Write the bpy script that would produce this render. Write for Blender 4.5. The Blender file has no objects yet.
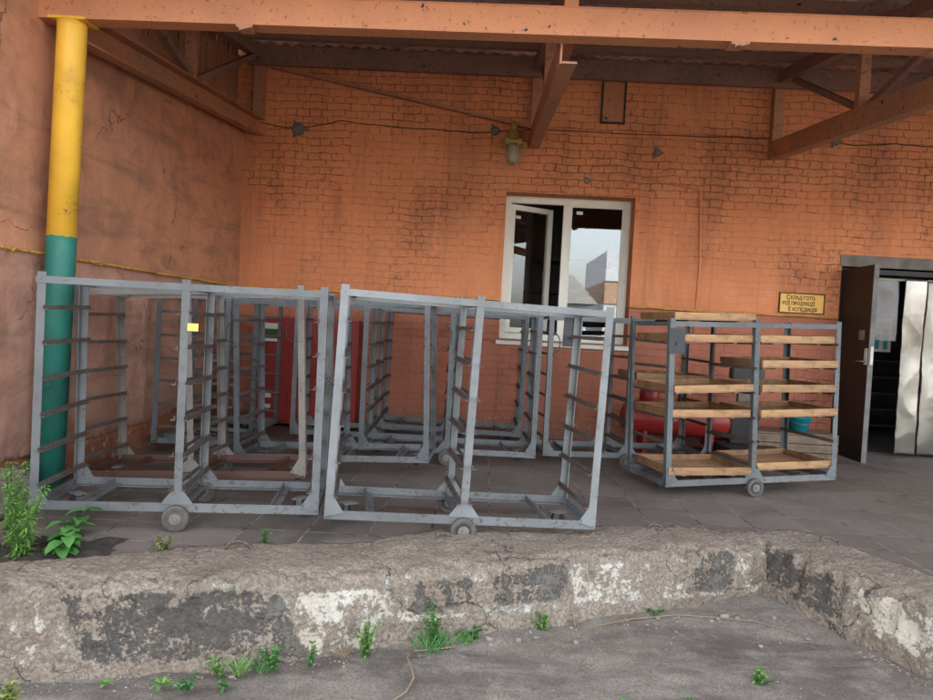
import bpy, bmesh, math, random
from mathutils import Vector, Matrix, noise
R = random.Random(7)
sc = bpy.context.scene
C = sc.collection
PI = math.pi
WY = 7.9            # depth of the back wall
WX = -2.72          # side wall plane

# ------------------------------------------------------------------ materials
def nodes(name):
    m = bpy.data.materials.new(name); m.use_nodes = True
    nt = m.node_tree; b = nt.nodes['Principled BSDF']
    return m, nt, b
def N(nt, t, **kw):
    n = nt.nodes.new(t)
    for k, v in kw.items():
        if k in n.inputs: n.inputs[k].default_value = v
        else: setattr(n, k, v)
    return n
def obj_co(nt, rot=None, scale=None):
    tc = N(nt, 'ShaderNodeTexCoord')
    mp = N(nt, 'ShaderNodeMapping')
    if rot: mp.inputs['Rotation'].default_value = rot
    if scale: mp.inputs['Scale'].default_value = scale
    nt.links.new(tc.outputs['Object'], mp.inputs['Vector'])
    return mp.outputs['Vector']
def noi(nt, co, s, det=6, rough=.6, dist=0.0):
    n = N(nt, 'ShaderNodeTexNoise'); n.inputs['Scale'].default_value = s
    n.inputs['Detail'].default_value = det; n.inputs['Roughness'].default_value = rough
    n.inputs['Distortion'].default_value = dist
    nt.links.new(co, n.inputs['Vector']); return n.outputs['Fac']
def ramp(nt, src, a, b, c0=(0,0,0,1), c1=(1,1,1,1)):
    n = N(nt, 'ShaderNodeValToRGB'); e = n.color_ramp.elements
    e[0].position = a; e[1].position = b; e[0].color = c0; e[1].color = c1
    nt.links.new(src, n.inputs['Fac']); return n.outputs['Color']
def mix(nt, fac, a, b, mode='MIX'):
    n = N(nt, 'ShaderNodeMix'); n.data_type = 'RGBA'; n.blend_type = mode
    for s, v in ((0, fac), (6, a), (7, b)):
        if isinstance(v, (int, float)): n.inputs[s].default_value = v
        elif isinstance(v, tuple): n.inputs[s].default_value = v if len(v) == 4 else v + (1,)
        else: nt.links.new(v, n.inputs[s])
    return n.outputs[2]
def math_(nt, op, a, b=None, clamp=False):
    n = N(nt, 'ShaderNodeMath'); n.operation = op; n.use_clamp = clamp
    for s, v in ((0, a), (1, b)):
        if v is None: continue
        if isinstance(v, (int, float)): n.inputs[s].default_value = v
        else: nt.links.new(v, n.inputs[s])
    return n.outputs[0]
def bump(nt, b, h, strength, dist, prev=None):
    n = N(nt, 'ShaderNodeBump'); n.inputs['Strength'].default_value = strength
    n.inputs['Distance'].default_value = dist
    nt.links.new(h, n.inputs['Height'])
    if prev is not None: nt.links.new(prev, n.inputs['Normal'])
    nt.links.new(n.outputs['Normal'], b.inputs['Normal']); return n.outputs['Normal']
def sep(nt, co):
    n = N(nt, 'ShaderNodeSeparateXYZ'); nt.links.new(co, n.inputs[0]); return n.outputs
def band(nt, src, lo, hi, soft):
    a = N(nt, 'ShaderNodeMapRange'); a.inputs[1].default_value = lo - soft; a.inputs[2].default_value = lo + soft
    b = N(nt, 'ShaderNodeMapRange'); b.inputs[1].default_value = hi - soft; b.inputs[2].default_value = hi + soft
    b.inputs[3].default_value = 1; b.inputs[4].default_value = 0
    nt.links.new(src, a.inputs[0]); nt.links.new(src, b.inputs[0])
    return math_(nt, 'MULTIPLY', a.outputs[0], b.outputs[0])

def simple(name, col, rough=.6, metal=0., var=.25, scale=8., bmp=.2, bd=.002, spec=.4, det=6):
    m, nt, b = nodes(name); co = obj_co(nt)
    n = noi(nt, co, scale, det)
    dark = tuple(c * (1 - var) for c in col); light = tuple(min(1, c * (1 + var)) for c in col)
    nt.links.new(ramp(nt, n, .3, .7, dark + (1,), light + (1,)), b.inputs['Base Color'])
    b.inputs['Roughness'].default_value = rough; b.inputs['Metallic'].default_value = metal
    b.inputs['Specular IOR Level'].default_value = spec
    if bmp: bump(nt, b, noi(nt, co, scale * 6, 4), bmp, bd)
    return m

def worn_metal(name, paint, rustfrac=.33, rust=(.085, .052, .036), dirt=.35):
    m, nt, b = nodes(name); co = obj_co(nt)
    a = noi(nt, co, 5.0, 4, .6); f = noi(nt, co, 42.0, 6, .75); g = noi(nt, co, 2.2, 2)
    base = mix(nt, ramp(nt, a, .35, .68), paint, tuple(c * (1 - dirt) * k for c, k in zip(paint, (1.0, .96, .88))))
    base = mix(nt, ramp(nt, g, .4, .62), base, tuple(min(1, c * 1.18) for c in paint))
    spots = math_(nt, 'ADD', f, math_(nt, 'MULTIPLY', a, .35))
    lz = N(nt, 'ShaderNodeMapRange'); lz.inputs[1].default_value = .08; lz.inputs[2].default_value = .26; lz.inputs[3].default_value = .035; lz.inputs[4].default_value = 0
    nt.links.new(sep(nt, co)[2], lz.inputs[0]); spots = math_(nt, 'ADD', spots, lz.outputs[0])
    rs = ramp(nt, spots, 1.0 - rustfrac, 1.04 - rustfrac)
    col = mix(nt, rs, base, rust)
    nt.links.new(col, b.inputs['Base Color'])
    nt.links.new(ramp(nt, f, .3, .7, (.42,) * 3 + (1,), (.7,) * 3 + (1,)), b.inputs['Roughness'])
    bump(nt, b, math_(nt, 'ADD', math_(nt, 'MULTIPLY', rs, -.6), noi(nt, co, 18, 3)), .35, .002)
    return m

def brick_paint(name, hi, lo, axis='x', brickness=1.0):
    """old brick masonry under many coats of lime paint; object axes = world axes"""
    m, nt, b = nodes(name)
    co = obj_co(nt)
    X, Y, Z = sep(nt, co)[0:3]
    cb = N(nt, 'ShaderNodeCombineXYZ')
    nt.links.new(X if axis == 'x' else Y, cb.inputs[0]); nt.links.new(Z, cb.inputs[1])
    wob = N(nt, 'ShaderNodeTexNoise'); wob.inputs['Scale'].default_value = 3.0; wob.inputs['Detail'].default_value = 3
    nt.links.new(co, wob.inputs['Vector'])
    wv = N(nt, 'ShaderNodeVectorMath'); wv.operation = 'SCALE'; wv.inputs['Scale'].default_value = .075
    nt.links.new(wob.outputs['Color'], wv.inputs[0])
    wob2 = N(nt, 'ShaderNodeTexNoise'); wob2.inputs['Scale'].default_value = 22.0
    nt.links.new(co, wob2.inputs['Vector'])
    wv2 = N(nt, 'ShaderNodeVectorMath'); wv2.operation = 'SCALE'; wv2.inputs['Scale'].default_value = .026
    nt.links.new(wob2.outputs['Color'], wv2.inputs[0])
    ad = N(nt, 'ShaderNodeVectorMath'); nt.links.new(cb.outputs[0], ad.inputs[0]); nt.links.new(wv.outputs[0], ad.inputs[1])
    ad2 = N(nt, 'ShaderNodeVectorMath'); nt.links.new(ad.outputs[0], ad2.inputs[0]); nt.links.new(wv2.outputs[0], ad2.inputs[1])
    br = N(nt, 'ShaderNodeTexBrick'); br.offset = .5; br.squash = .5; br.squash_frequency = 2
    br.inputs['Scale'].default_value = 1; br.inputs['Brick Width'].default_value = .255
    br.inputs['Row Height'].default_value = .077; br.inputs['Mortar Size'].default_value = .0065
    br.inputs['Mortar Smooth'].default_value = .6
    nt.links.new(ad2.outputs[0], br.inputs['Vector'])
    br.inputs['Color1'].default_value = (.35,) * 3 + (1,); br.inputs['Color2'].default_value = (.65,) * 3 + (1,)
    mort = br.outputs['Fac']
    br2 = N(nt, 'ShaderNodeTexBrick'); br2.offset = .5; br2.squash = .5; br2.squash_frequency = 2
    br2.inputs['Scale'].default_value = 1; br2.inputs['Brick Width'].default_value = .255
    br2.inputs['Row Height'].default_value = .077; br2.inputs['Mortar Size'].default_value = .0030
    br2.inputs['Mortar Smooth'].default_value = .15
    nt.links.new(ad2.outputs[0], br2.inputs['Vector'])
    # where joints have opened into dark cracks
    p1 = noi(nt, co, .9, 3, .6); p2 = noi(nt, co, 13.0, 5, .75)
    hgt = N(nt, 'ShaderNodeMapRange'); hgt.inputs[1].default_value = 1.4; hgt.inputs[2].default_value = 3.4
    hgt.inputs[3].default_value = -.06; hgt.inputs[4].default_value = .11
    nt.links.new(Z, hgt.inputs[0])
    pm = math_(nt, 'ADD', math_(nt, 'ADD', math_(nt, 'MULTIPLY', p1, .7), math_(nt, 'MULTIPLY', p2, 1.0)), hgt.outputs[0])
    crack = math_(nt, 'MULTIPLY', br2.outputs['Fac'], ramp(nt, pm, .88, .98))
    big = noi(nt, co, .55, 5, .65); mid = noi(nt, co, 3.2, 6, .7); fine = noi(nt, co, 30, 5, .7)
    colhi = mix(nt, ramp(nt, big, .32, .68), tuple(c * .80 for c in hi), tuple(min(1, c * 1.08) for c in hi))
    colhi = mix(nt, math_(nt, 'MULTIPLY', ramp(nt, mid, .5, .75), .35), colhi, (hi[0] * 1.05, hi[1] * 1.45, hi[2] * 1.7))
    collo = mix(nt, ramp(nt, big, .3, .7), tuple(c * .8 for c in lo), tuple(c * 1.15 for c in lo))
    collo = mix(nt, math_(nt, 'MULTIPLY', ramp(nt, mid, .45, .7), .6), collo, (lo[0] * .8, lo[1] * .95, lo[2] * 1.0))
    zz = math_(nt, 'ADD', Z, math_(nt, 'MULTIPLY', math_(nt, 'SUBTRACT', noi(nt, co, 2.2, 3), .5), .05))
    up = N(nt, 'ShaderNodeMapRange'); up.inputs[1].default_value = 1.455; up.inputs[2].default_value = 1.475
    nt.links.new(zz, up.inputs[0])
    col = mix(nt, up.outputs[0], collo, colhi)
    # grey-brown soot, water stains
    st = noi(nt, obj_co(nt, scale=(1.6, 1.6, .45)), 1.3, 5, .65, .4)
    col = mix(nt, math_(nt, 'MULTIPLY', ramp(nt, st, .50, .68), .45), col, (.24, .10, .055))
    wst = noi(nt, obj_co(nt, scale=(7, 7, .35)), 1.6, 5, .65, .3)
    col = mix(nt, math_(nt, 'MULTIPLY', ramp(nt, wst, .56, .70), .35), col, (.20, .10, .065))
    col = mix(nt, math_(nt, 'MULTIPLY', mort, math_(nt, 'MULTIPLY', ramp(nt, p1, .45, .65), .12 * brickness)), col, (.12, .04, .025))
    per = math_(nt, 'MULTIPLY', ramp(nt, br.outputs['Color'], .3, .7), .07)
    col = mix(nt, per, col, (.30, .10, .05))
    col = mix(nt, math_(nt, 'MULTIPLY', ramp(nt, math_(nt, 'ADD', math_(nt, 'MULTIPLY', p1, .5), math_(nt, 'MULTIPLY', noi(nt, co, 16, 6, .8), .6)), .58, .66), .5), col, (.20, .085, .05))
    # flaked spots: pale plaster
    fl = ramp(nt, noi(nt, co, 7.0, 8, .8), .73, .74)
    col = mix(nt, math_(nt, 'MULTIPLY', fl, .7), col, (.50, .36, .26))
    lowz = band(nt, Z, .0, .2, .05)
    fl2 = math_(nt, 'MULTIPLY', ramp(nt, noi(nt, co, 14, 6, .7), .58, .62), lowz)
    col = mix(nt, fl2, col, (.55, .45, .38))
    damp = N(nt, 'ShaderNodeMapRange'); damp.inputs[1].default_value = .05; damp.inputs[2].default_value = .35
    damp.inputs[3].default_value = .45; damp.inputs[4].default_value = 0.
    nt.links.new(math_(nt, 'ADD', Z, math_(nt, 'MULTIPLY', math_(nt, 'SUBTRACT', mid, .5), .35)), damp.inputs[0])
    col = mix(nt, damp.outputs[0], col, (.10, .075, .06))
    col = mix(nt, math_(nt, 'MULTIPLY', crack, .72 * min(1, brickness)), col, (.045, .022, .015))
    nt.links.new(col, b.inputs['Base Color'])
    b.inputs['Roughness'].default_value = .72; b.inputs['Specular IOR Level'].default_value = .3
    h = math_(nt, 'MULTIPLY', mort, math_(nt, 'ADD', math_(nt, 'MULTIPLY', ramp(nt, p1, .42, .66), -.7 * brickness), -.10 * brickness))
    h = math_(nt, 'ADD', h, math_(nt, 'MULTIPLY', crack, -1.6))
    h = math_(nt, 'ADD', h, math_(nt, 'MULTIPLY', br.outputs['Color'], 1.0 * brickness))
    h = math_(nt, 'ADD', h, math_(nt, 'MULTIPLY', mid, .9)); h = math_(nt, 'ADD', h, math_(nt, 'MULTIPLY', fine, .35))
    bump(nt, b, h, .65, .006)
    return m

def plaster(name):
    m, nt, b = nodes(name); co = obj_co(nt); Z = sep(nt, co)[2]
    big = noi(nt, co, .8, 6, .65, .6); mid = noi(nt, co, 3.0, 7, .7, .5)
    hi = mix(nt, ramp(nt, big, .33, .68), (.60, .265, .145), (.42, .20, .12))
    hi = mix(nt, math_(nt, 'MULTIPLY', ramp(nt, mid, .52, .72), .6), hi, (.16, .10, .068))
    lo = mix(nt, ramp(nt, big, .35, .65), (.44, .22, .15), (.54, .30, .215))
    lo = mix(nt, math_(nt, 'MULTIPLY', ramp(nt, mid, .45, .7), .6), lo, (.20, .10, .07))
    up = N(nt, 'ShaderNodeMapRange'); up.inputs[1].default_value = 1.45; up.inputs[2].default_value = 1.48
    nt.links.new(Z, up.inputs[0])
    col = mix(nt, up.outputs[0], lo, hi)
    strk = noi(nt, obj_co(nt, rot=(math.radians(28), 0, 0), scale=(1, .5, 2.2)), 2.0, 6, .7, .8)
    col = mix(nt, math_(nt, 'MULTIPLY', ramp(nt, strk, .48, .66), .5), col, (.15, .10, .068))
    fl = ramp(nt, noi(nt, obj_co(nt, scale=(1, 2.2, .6)), 7.0, 8, .85), .665, .675)
    col = mix(nt, math_(nt, 'MULTIPLY', fl, .8), col, (.52, .40, .31))
    vq = N(nt, 'ShaderNodeTexVoronoi'); vq.inputs['Scale'].default_value = 1.1; vq.feature = 'DISTANCE_TO_EDGE'
    wq = N(nt, 'ShaderNodeTexNoise'); wq.inputs['Scale'].default_value = 3; wq.inputs['Detail'].default_value = 7; nt.links.new(co, wq.inputs['Vector'])
    aq = N(nt, 'ShaderNodeVectorMath'); aq.operation = 'MULTIPLY_ADD'; aq.inputs[1].default_value = (.6, .6, .6); nt.links.new(wq.outputs['Color'], aq.inputs[0]); nt.links.new(co, aq.inputs[2]); nt.links.new(aq.outputs[0], vq.inputs['Vector'])
    crk = math_(nt, 'MULTIPLY', ramp(nt, vq.outputs['Distance'], .002, .007, (1, 1, 1, 1), (0, 0, 0, 1)), ramp(nt, noi(nt, co, 1.7, 3), .5, .58))
    col = mix(nt, math_(nt, 'MULTIPLY', crk, .8), col, (.06, .035, .025))
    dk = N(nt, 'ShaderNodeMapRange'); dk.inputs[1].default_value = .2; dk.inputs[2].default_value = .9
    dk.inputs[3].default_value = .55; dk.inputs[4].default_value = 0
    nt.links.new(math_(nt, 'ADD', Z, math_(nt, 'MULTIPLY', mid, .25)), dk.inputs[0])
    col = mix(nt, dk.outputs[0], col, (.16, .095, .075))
    nt.links.new(col, b.inputs['Base Color']); b.inputs['Roughness'].default_value = .8
    b.inputs['Specular IOR Level'].default_value = .25
    h = math_(nt, 'ADD', mid, math_(nt, 'MULTIPLY', noi(nt, co, 20, 6, .7), .35))
    h = math_(nt, 'ADD', h, math_(nt, 'MULTIPLY', fl, -.3))
    bump(nt, b, h, .7, .02)
    return m

def concrete_attr(name):
    """weathered kerb: lime wash, tar and dirt come from mesh attributes painted where the stains are"""
    m, nt, b = nodes(name); co = obj_co(nt)
    a = noi(nt, co, 3.0, 6, .65); f = noi(nt, co, 60, 6, .75); f2 = noi(nt, co, 14, 6, .75)
    col = mix(nt, ramp(nt, a, .3, .7), (.20, .155, .115), (.33, .27, .21))
    col = mix(nt, math_(nt, 'MULTIPLY', ramp(nt, f, .45, .56), .7), col, (.12, .10, .083))
    vo = N(nt, 'ShaderNodeTexVoronoi'); vo.inputs['Scale'].default_value = 55
    nt.links.new(co, vo.inputs['Vector'])
    col = mix(nt, math_(nt, 'MULTIPLY', ramp(nt, vo.outputs['Distance'], .12, .22, (1, 1, 1, 1), (0, 0, 0, 1)), .5), col, (.42, .38, .34))
    def at(n):
        q = N(nt, 'ShaderNodeAttribute'); q.attribute_name = n; return q.outputs['Fac']
    brk = math_(nt, 'ADD', math_(nt, 'MULTIPLY', f2, .9), math_(nt, 'MULTIPLY', f, .5))
    lm = ramp(nt, math_(nt, 'ADD', math_(nt, 'MULTIPLY', at('lime'), .66), math_(nt, 'MULTIPLY', math_(nt, 'SUBTRACT', brk, .70), 3.0)), .40, .62)
    lc = mix(nt, ramp(nt, a, .35, .6), (.44, .38, .29), (.50, .465, .40))
    col = mix(nt, lm, col, lc)
    vq = N(nt, 'ShaderNodeTexVoronoi'); vq.inputs['Scale'].default_value = 2.3; vq.feature = 'DISTANCE_TO_EDGE'
    wq = N(nt, 'ShaderNodeTexNoise'); wq.inputs['Scale'].default_value = 6; wq.inputs['Detail'].default_value = 6; nt.links.new(co, wq.inputs['Vector'])
    aq = N(nt, 'ShaderNodeVectorMath'); aq.operation = 'MULTIPLY_ADD'; aq.inputs[1].default_value = (.35, .35, .2); nt.links.new(wq.outputs['Color'], aq.inputs[0]); nt.links.new(co, aq.inputs[2]); nt.links.new(aq.outputs[0], vq.inputs['Vector'])
    crk = math_(nt, 'MULTIPLY', ramp(nt, vq.outputs['Distance'], .003, .012, (1, 1, 1, 1), (0, 0, 0, 1)), ramp(nt, noi(nt, co, 2.1, 3), .50, .60))
    dm = ramp(nt, math_(nt, 'ADD', math_(nt, 'MULTIPLY', at('tar'), .88), math_(nt, 'MULTIPLY', math_(nt, 'SUBTRACT', brk, .70), 3.6)), .44, .62)
    col = mix(nt, math_(nt, 'MULTIPLY', dm, .80), col, (.052, .049, .046))
    col = mix(nt, math_(nt, 'MULTIPLY', crk, .75), col, (.05, .04, .03))
    nt.links.new(col, b.inputs['Base Color']); b.inputs['Roughness'].default_value = .85
    b.inputs['Specular IOR Level'].default_value = .25
    h = math_(nt, 'ADD', math_(nt, 'MULTIPLY', f2, .9), math_(nt, 'MULTIPLY', f, .5))
    h = math_(nt, 'ADD', h, math_(nt, 'MULTIPLY', vo.outputs['Distance'], .6))
    h = math_(nt, 'ADD', h, math_(nt, 'MULTIPLY', crk, -.8)); h = math_(nt, 'ADD', h, math_(nt, 'MULTIPLY', lm, .25))
    bump(nt, b, h, 1.0, .010)
    return m

def ground_mat():
    m, nt, b = nodes('dusty_asphalt'); co = obj_co(nt)
    a = noi(nt, co, 1.1, 7, .7, .5); f = noi(nt, co, 90, 6, .8); mid = noi(nt, co, 6, 7, .75)
    col = mix(nt, ramp(nt, a, .34, .66), (.14, .115, .095), (.29, .25, .21))
    tr = noi(nt, obj_co(nt, rot=(0, 0, math.radians(-16)), scale=(.55, 3.2, 1)), 1.6, 6, .65, .4)
    col = mix(nt, math_(nt, 'MULTIPLY', ramp(nt, tr, .46, .58), .65), col, (.10, .085, .074))
    col = mix(nt, math_(nt, 'MULTIPLY', ramp(nt, mid, .48, .66), .55), col, (.34, .295, .245))
    col = mix(nt, math_(nt, 'MULTIPLY', ramp(nt, f, .48, .58), .6), col, (.07, .06, .052))
    nt.links.new(col, b.inputs['Base Color']); b.inputs['Roughness'].default_value = .88
    b.inputs['Specular IOR Level'].default_value = .2
    h = math_(nt, 'ADD', math_(nt, 'MULTIPLY', mid, .8), math_(nt, 'MULTIPLY', f, .4))
    bump(nt, b, h, .9, .012)
    return m

def paving_mat():
    m, nt, b = nodes('paving_slabs'); co = obj_co(nt)
    mp = N(nt, 'ShaderNodeMapping'); mp.inputs['Location'].default_value = (.244, .07, 0)
    nt.links.new(co, mp.inputs['Vector'])
    br = N(nt, 'ShaderNodeTexBrick'); br.offset = 0; br.squash = 1
    br.inputs['Scale'].default_value = 1; br.inputs['Brick Width'].default_value = .333
    br.inputs['Row Height'].default_value = .333; br.inputs['Mortar Size'].default_value = .006
    br.inputs['Mortar Smooth'].default_value = .3
    br.inputs['Color1'].default_value = (0, 0, 0, 1); br.inputs['Color2'].default_value = (1, 1, 1, 1)
    wob = N(nt, 'ShaderNodeTexNoise'); wob.inputs['Scale'].default_value = 5
    nt.links.new(co, wob.inputs['Vector'])
    wv = N(nt, 'ShaderNodeVectorMath'); wv.operation = 'SCALE'; wv.inputs['Scale'].default_value = .012
    nt.links.new(wob.outputs['Color'], wv.inputs[0])
    ad = N(nt, 'ShaderNodeVectorMath'); nt.links.new(mp.outputs[0], ad.inputs[0]); nt.links.new(wv.outputs[0], ad.inputs[1])
    nt.links.new(ad.outputs[0], br.inputs['Vector'])
    a = noi(nt, co, 1.3, 6, .65); f = noi(nt, co, 70, 6, .75); mid = noi(nt, co, 7, 6, .7)
    col = mix(nt, ramp(nt, br.outputs['Color'], 0, 1), (.122, .100, .083), (.175, .147, .124))
    col = mix(nt, math_(nt, 'MULTIPLY', ramp(nt, a, .35, .65), .6), col, (.25, .212, .178))
    col = mix(nt, math_(nt, 'MULTIPLY', ramp(nt, mid, .5, .72), .4), col, (.21, .185, .165))
    col = mix(nt, math_(nt, 'MULTIPLY', ramp(nt, f, .48, .62), .4), col, (.05, .045, .042))
    st = noi(nt, co, .8, 5, .6, .8)
    col = mix(nt, math_(nt, 'MULTIPLY', ramp(nt, st, .56, .66), .5), col, (.055, .045, .038))
    jc = mix(nt, ramp(nt, mid, .40, .54), (.03, .026, .024), (.30, .265, .23))
    col = mix(nt, math_(nt, 'MULTIPLY', br.outputs['Fac'], .9), col, jc)
    nt.links.new(col, b.inputs['Base Color'])
    nt.links.new(ramp(nt, a, .35, .65, (.55,) * 3 + (1,), (.8,) * 3 + (1,)), b.inputs['Roughness'])
    b.inputs['Specular IOR Level'].default_value = .35
    h = math_(nt, 'ADD', math_(nt, 'MULTIPLY', br.outputs['Fac'], -1.5), math_(nt, 'MULTIPLY', mid, .9))
    h = math_(nt, 'ADD', h, math_(nt, 'MULTIPLY', f, .5)); h = math_(nt, 'ADD', h, math_(nt, 'MULTIPLY', br.outputs['Color'], .5))
    bump(nt, b, h, .8, .006)
    return m

def wood_mat(name, c0, c1, rot=(0, 0, 0)):
    m, nt, b = nodes(name); co = obj_co(nt, rot=rot, scale=(1.2, 14, 14))
    a = noi(nt, co, 2.5, 6, .7, .8); co2 = obj_co(nt); f = noi(nt, co2, 5, 5, .7)
    col = mix(nt, ramp(nt, a, .3, .72), c0, c1)
    col = mix(nt, math_(nt, 'MULTIPLY', ramp(nt, f, .48, .66), .65), col, tuple(c * .35 for c in c0))
    nt.links.new(col, b.inputs['Base Color']); b.inputs['Roughness'].default_value = .62
    bump(nt, b, a, .4, .003)
    return m

def beam_mat(name, paint, dirt, rustf=.62):
    m, nt, b = nodes(name); co = obj_co(nt)
    a = noi(nt, co, 1.5, 5, .65); f = noi(nt, co, 28, 7, .8); sp = noi(nt, co, 12, 3, .5)
    col = mix(nt, ramp(nt, a, .35, .7), paint, dirt)
    col = mix(nt, ramp(nt, f, rustf, rustf + .05), col, (.12, .045, .028))
    col = mix(nt, ramp(nt, sp, .70, .72), col, (.025, .012, .01))
    nt.links.new(col, b.inputs['Base Color']); b.inputs['Roughness'].default_value = .65
    bump(nt, b, math_(nt, 'ADD', f, a), .4, .003)
    return m

M = {}
M['wall'] = brick_paint('painted_brick', (.74, .27, .115), (.42, .145, .085))
M['wall_bare'] = brick_paint('bare_brick', (.36, .13, .065), (.40, .13, .06), 'y', 1.6)
M['plaster'] = plaster('old_plaster')
M['kerb'] = concrete_attr('kerb_concrete')
M['ground'] = ground_mat()
M['paving'] = paving_mat()
M['rack'] = worn_metal('blue_grey_paint', (.122, .130, .131), .22)
M['rack_light'] = worn_metal('pale_grey_paint', (.165, .175, .174), .21)
M['rack_dim'] = worn_metal('dull_grey_paint', (.098, .112, .117), .25)
M['runner'] = worn_metal('bare_runner_steel', (.10, .092, .085), .33)
M['rusty'] = worn_metal('rusty_beige_paint', (.185, .165, .145), .22, (.11, .07, .05))
M['rust'] = worn_metal('brown_rust', (.17, .075, .048), .45, (.10, .045, .03))
M['wheel'] = simple('worn_wheel', (.095, .085, .072), .55, .2, .35, 30, .3)
M['rubber'] = simple('dark_wheel', (.035, .033, .03), .7, 0, .4, 20)
M['hub'] = simple('hub_metal', (.20, .19, .175), .5, .4, .25, 40, .2)
M['plate'] = simple('dark_plate', (.045, .047, .05), .5, .3, .25, 9)
M['tray'] = wood_mat('tray_wood', (.25, .13, .052), (.50, .29, .13))
M['tray_dark'] = wood_mat('tray_wood_dark', (.17, .085, .035), (.34, .18, .075))
M['tray_mid'] = wood_mat('tray_wood_mid', (.19, .10, .042), (.40, .23, .10))
M['slat'] = wood_mat('tray_slat', (.20, .11, .05), (.36, .20, .095))
M['box'] = wood_mat('old_box_wood', (.13, .085, .055), (.24, .16, .10))
M['beam'] = beam_mat('orange_beam', (.54, .22, .095), (.40, .165, .08), .575)
M['chord'] = beam_mat('brown_truss', (.46, .20, .10), (.32, .16, .095), .56)
M['rafter'] = beam_mat('dark_rafter', (.25, .13, .09), (.17, .10, .075), .55)
M['roof'] = simple('roof_sheet', (.20, .145, .12), .85, 0, .5, 3, .4, .006)
M['yellow'] = worn_metal('yellow_paint', (.74, .42, .04), .20, (.26, .13, .05), .32)
M['green'] = worn_metal('green_paint', (.018, .15, .115), .22, (.09, .11, .09), .4)
M['gaspipe'] = worn_metal('yellow_pipe_paint', (.62, .37, .045), .30, (.30, .16, .05), .4)
M['white'] = simple('window_white', (.74, .72, .62), .35, 0, .06, 6, .05)
M['sillm'] = simple('sill_white', (.66, .64, .55), .45, 0, .12, 4, .1)
M['lintel'] = simple('lintel_concrete', (.17, .15, .13), .85, 0, .35, 7, .7, .008)
M['doorm'] = simple('dark_door', (.013, .0095, .009), .5, 0, .3, 2, .2)
M['dooredge'] = simple('door_edge', (.13, .12, .115), .5, .4, .3, 10)
M['red'] = simple('red_paint', (.27, .022, .018), .45, 0, .2, 3, .15)
M['red_tank'] = simple('tank_red', (.28, .022, .018), .38, 0, .18, 4, .1)
M['signm'] = simple('sign_yellow', (.88, .50, .11), .45, 0, .07, 6, .05)
M['ink'] = simple('sign_ink', (.03, .014, .006), .6, 0, 0, 5, 0)
M['black'] = simple('black_rubber', (.015, .014, .013), .6, 0, .3, 12)
M['brass'] = worn_metal('aged_brass', (.40, .31, .09), .2, (.14, .11, .05))
M['brass'].node_tree.nodes['Principled BSDF'].inputs['Metallic'].default_value = .4
M['junction'] = simple('junction_grey', (.15, .13, .11), .6, .2, .3, 14)
M['foil'] = simple('crumpled_sheet', (.48, .46, .41), .24, .92, .15, 3, .06)
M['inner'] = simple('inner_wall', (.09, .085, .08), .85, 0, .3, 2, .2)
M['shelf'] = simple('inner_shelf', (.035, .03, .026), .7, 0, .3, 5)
M['teal'] = simple('teal_poster', (.02, .28, .36), .5, 0, .3, 6, 0)
M['paper'] = simple('paper_white', (.62, .60, .52), .6, 0, .12, 9, 0)
M['bucket'] = simple('turquoise_plastic', (.012, .22, .27), .4, 0, .1, 5, .05)
M['stone'] = simple('rough_stone', (.22, .185, .16), .9, 0, .35, 9, 1.0, .012)
M['soil'] = simple('dark_soil', (.055, .043, .034), .95, 0, .4, 14, 1.0, .02)
M['twig'] = simple('dry_twig', (.24, .17, .11), .8, 0, .2, 20)
M['pebble'] = simple('pebbles', (.26, .23, .20), .9, 0, .4, 9)
M['render'] = simple('house_render', (.36, .38, .42), .8, 0, .08, 2, .1)
M['tiles'] = simple('grey_roof_tiles', (.21, .20, .19), .8, 0, .25, 4, .3)
M['ochre'] = simple('clay_tiles', (.26, .17, .12), .8, 0, .25, 6, .3)
M['darkwin'] = simple('dark_glazing', (.02, .022, .025), .15, 0, .1, 2, 0)
def glassy(name, refl, tint, rough=.0):
    m, nt, b = nodes(name); nt.nodes.remove(b)
    out = nt.nodes['Material Output']
    g = N(nt, 'ShaderNodeBsdfGlossy'); g.inputs['Roughness'].default_value = rough; g.inputs['Color'].default_value = (1, 1, 1, 1)
    t = N(nt, 'ShaderNodeBsdfTransparent'); t.inputs['Color'].default_value = tint + (1,)
    mx = N(nt, 'ShaderNodeMixShader'); mx.inputs[0].default_value = refl
    nt.links.new(t.outputs[0], mx.inputs[1]); nt.links.new(g.outputs[0], mx.inputs[2])
    nt.links.new(mx.outputs[0], out.inputs['Surface'])
    return m
M['glass'] = glassy('window_glass', .085, (.7, .75, .75))
M['glass_open'] = glassy('sash_glass', .06, (.8, .82, .82))
M['film'] = glassy('plastic_film', .10, (.42, .42, .40), .25)
mg, nt, b = nodes('lamp_glass'); b.inputs['Base Color'].default_value = (.55, .52, .42, 1); b.inputs['Roughness'].default_value = .12
b.inputs['Transmission Weight'].default_value = .5; M['lampglass'] = mg
def leafmat(name, c):
    m, nt, b = nodes(name); co = obj_co(nt)
    oi = N(nt, 'ShaderNodeAttribute'); oi.attribute_name = 'tone'
    col = mix(nt, oi.outputs['Fac'], tuple(v * .55 for v in c), tuple(min(1, v * 1.6) for v in c))
    nt.links.new(col, b.inputs['Base Color']); b.inputs['Roughness'].default_value = .55
    b.inputs['Subsurface Weight'].default_value = 0
    t = N(nt, 'ShaderNodeBsdfTranslucent'); nt.links.new(col, t.inputs['Color'])
    mx = N(nt, 'ShaderNodeMixShader'); mx.inputs[0].default_value = .3
    nt.links.new(b.outputs[0], mx.inputs[1]); nt.links.new(t.outputs[0], mx.inputs[2])
    nt.links.new(mx.outputs[0], nt.nodes['Material Output'].inputs['Surface'])
    return m
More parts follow.
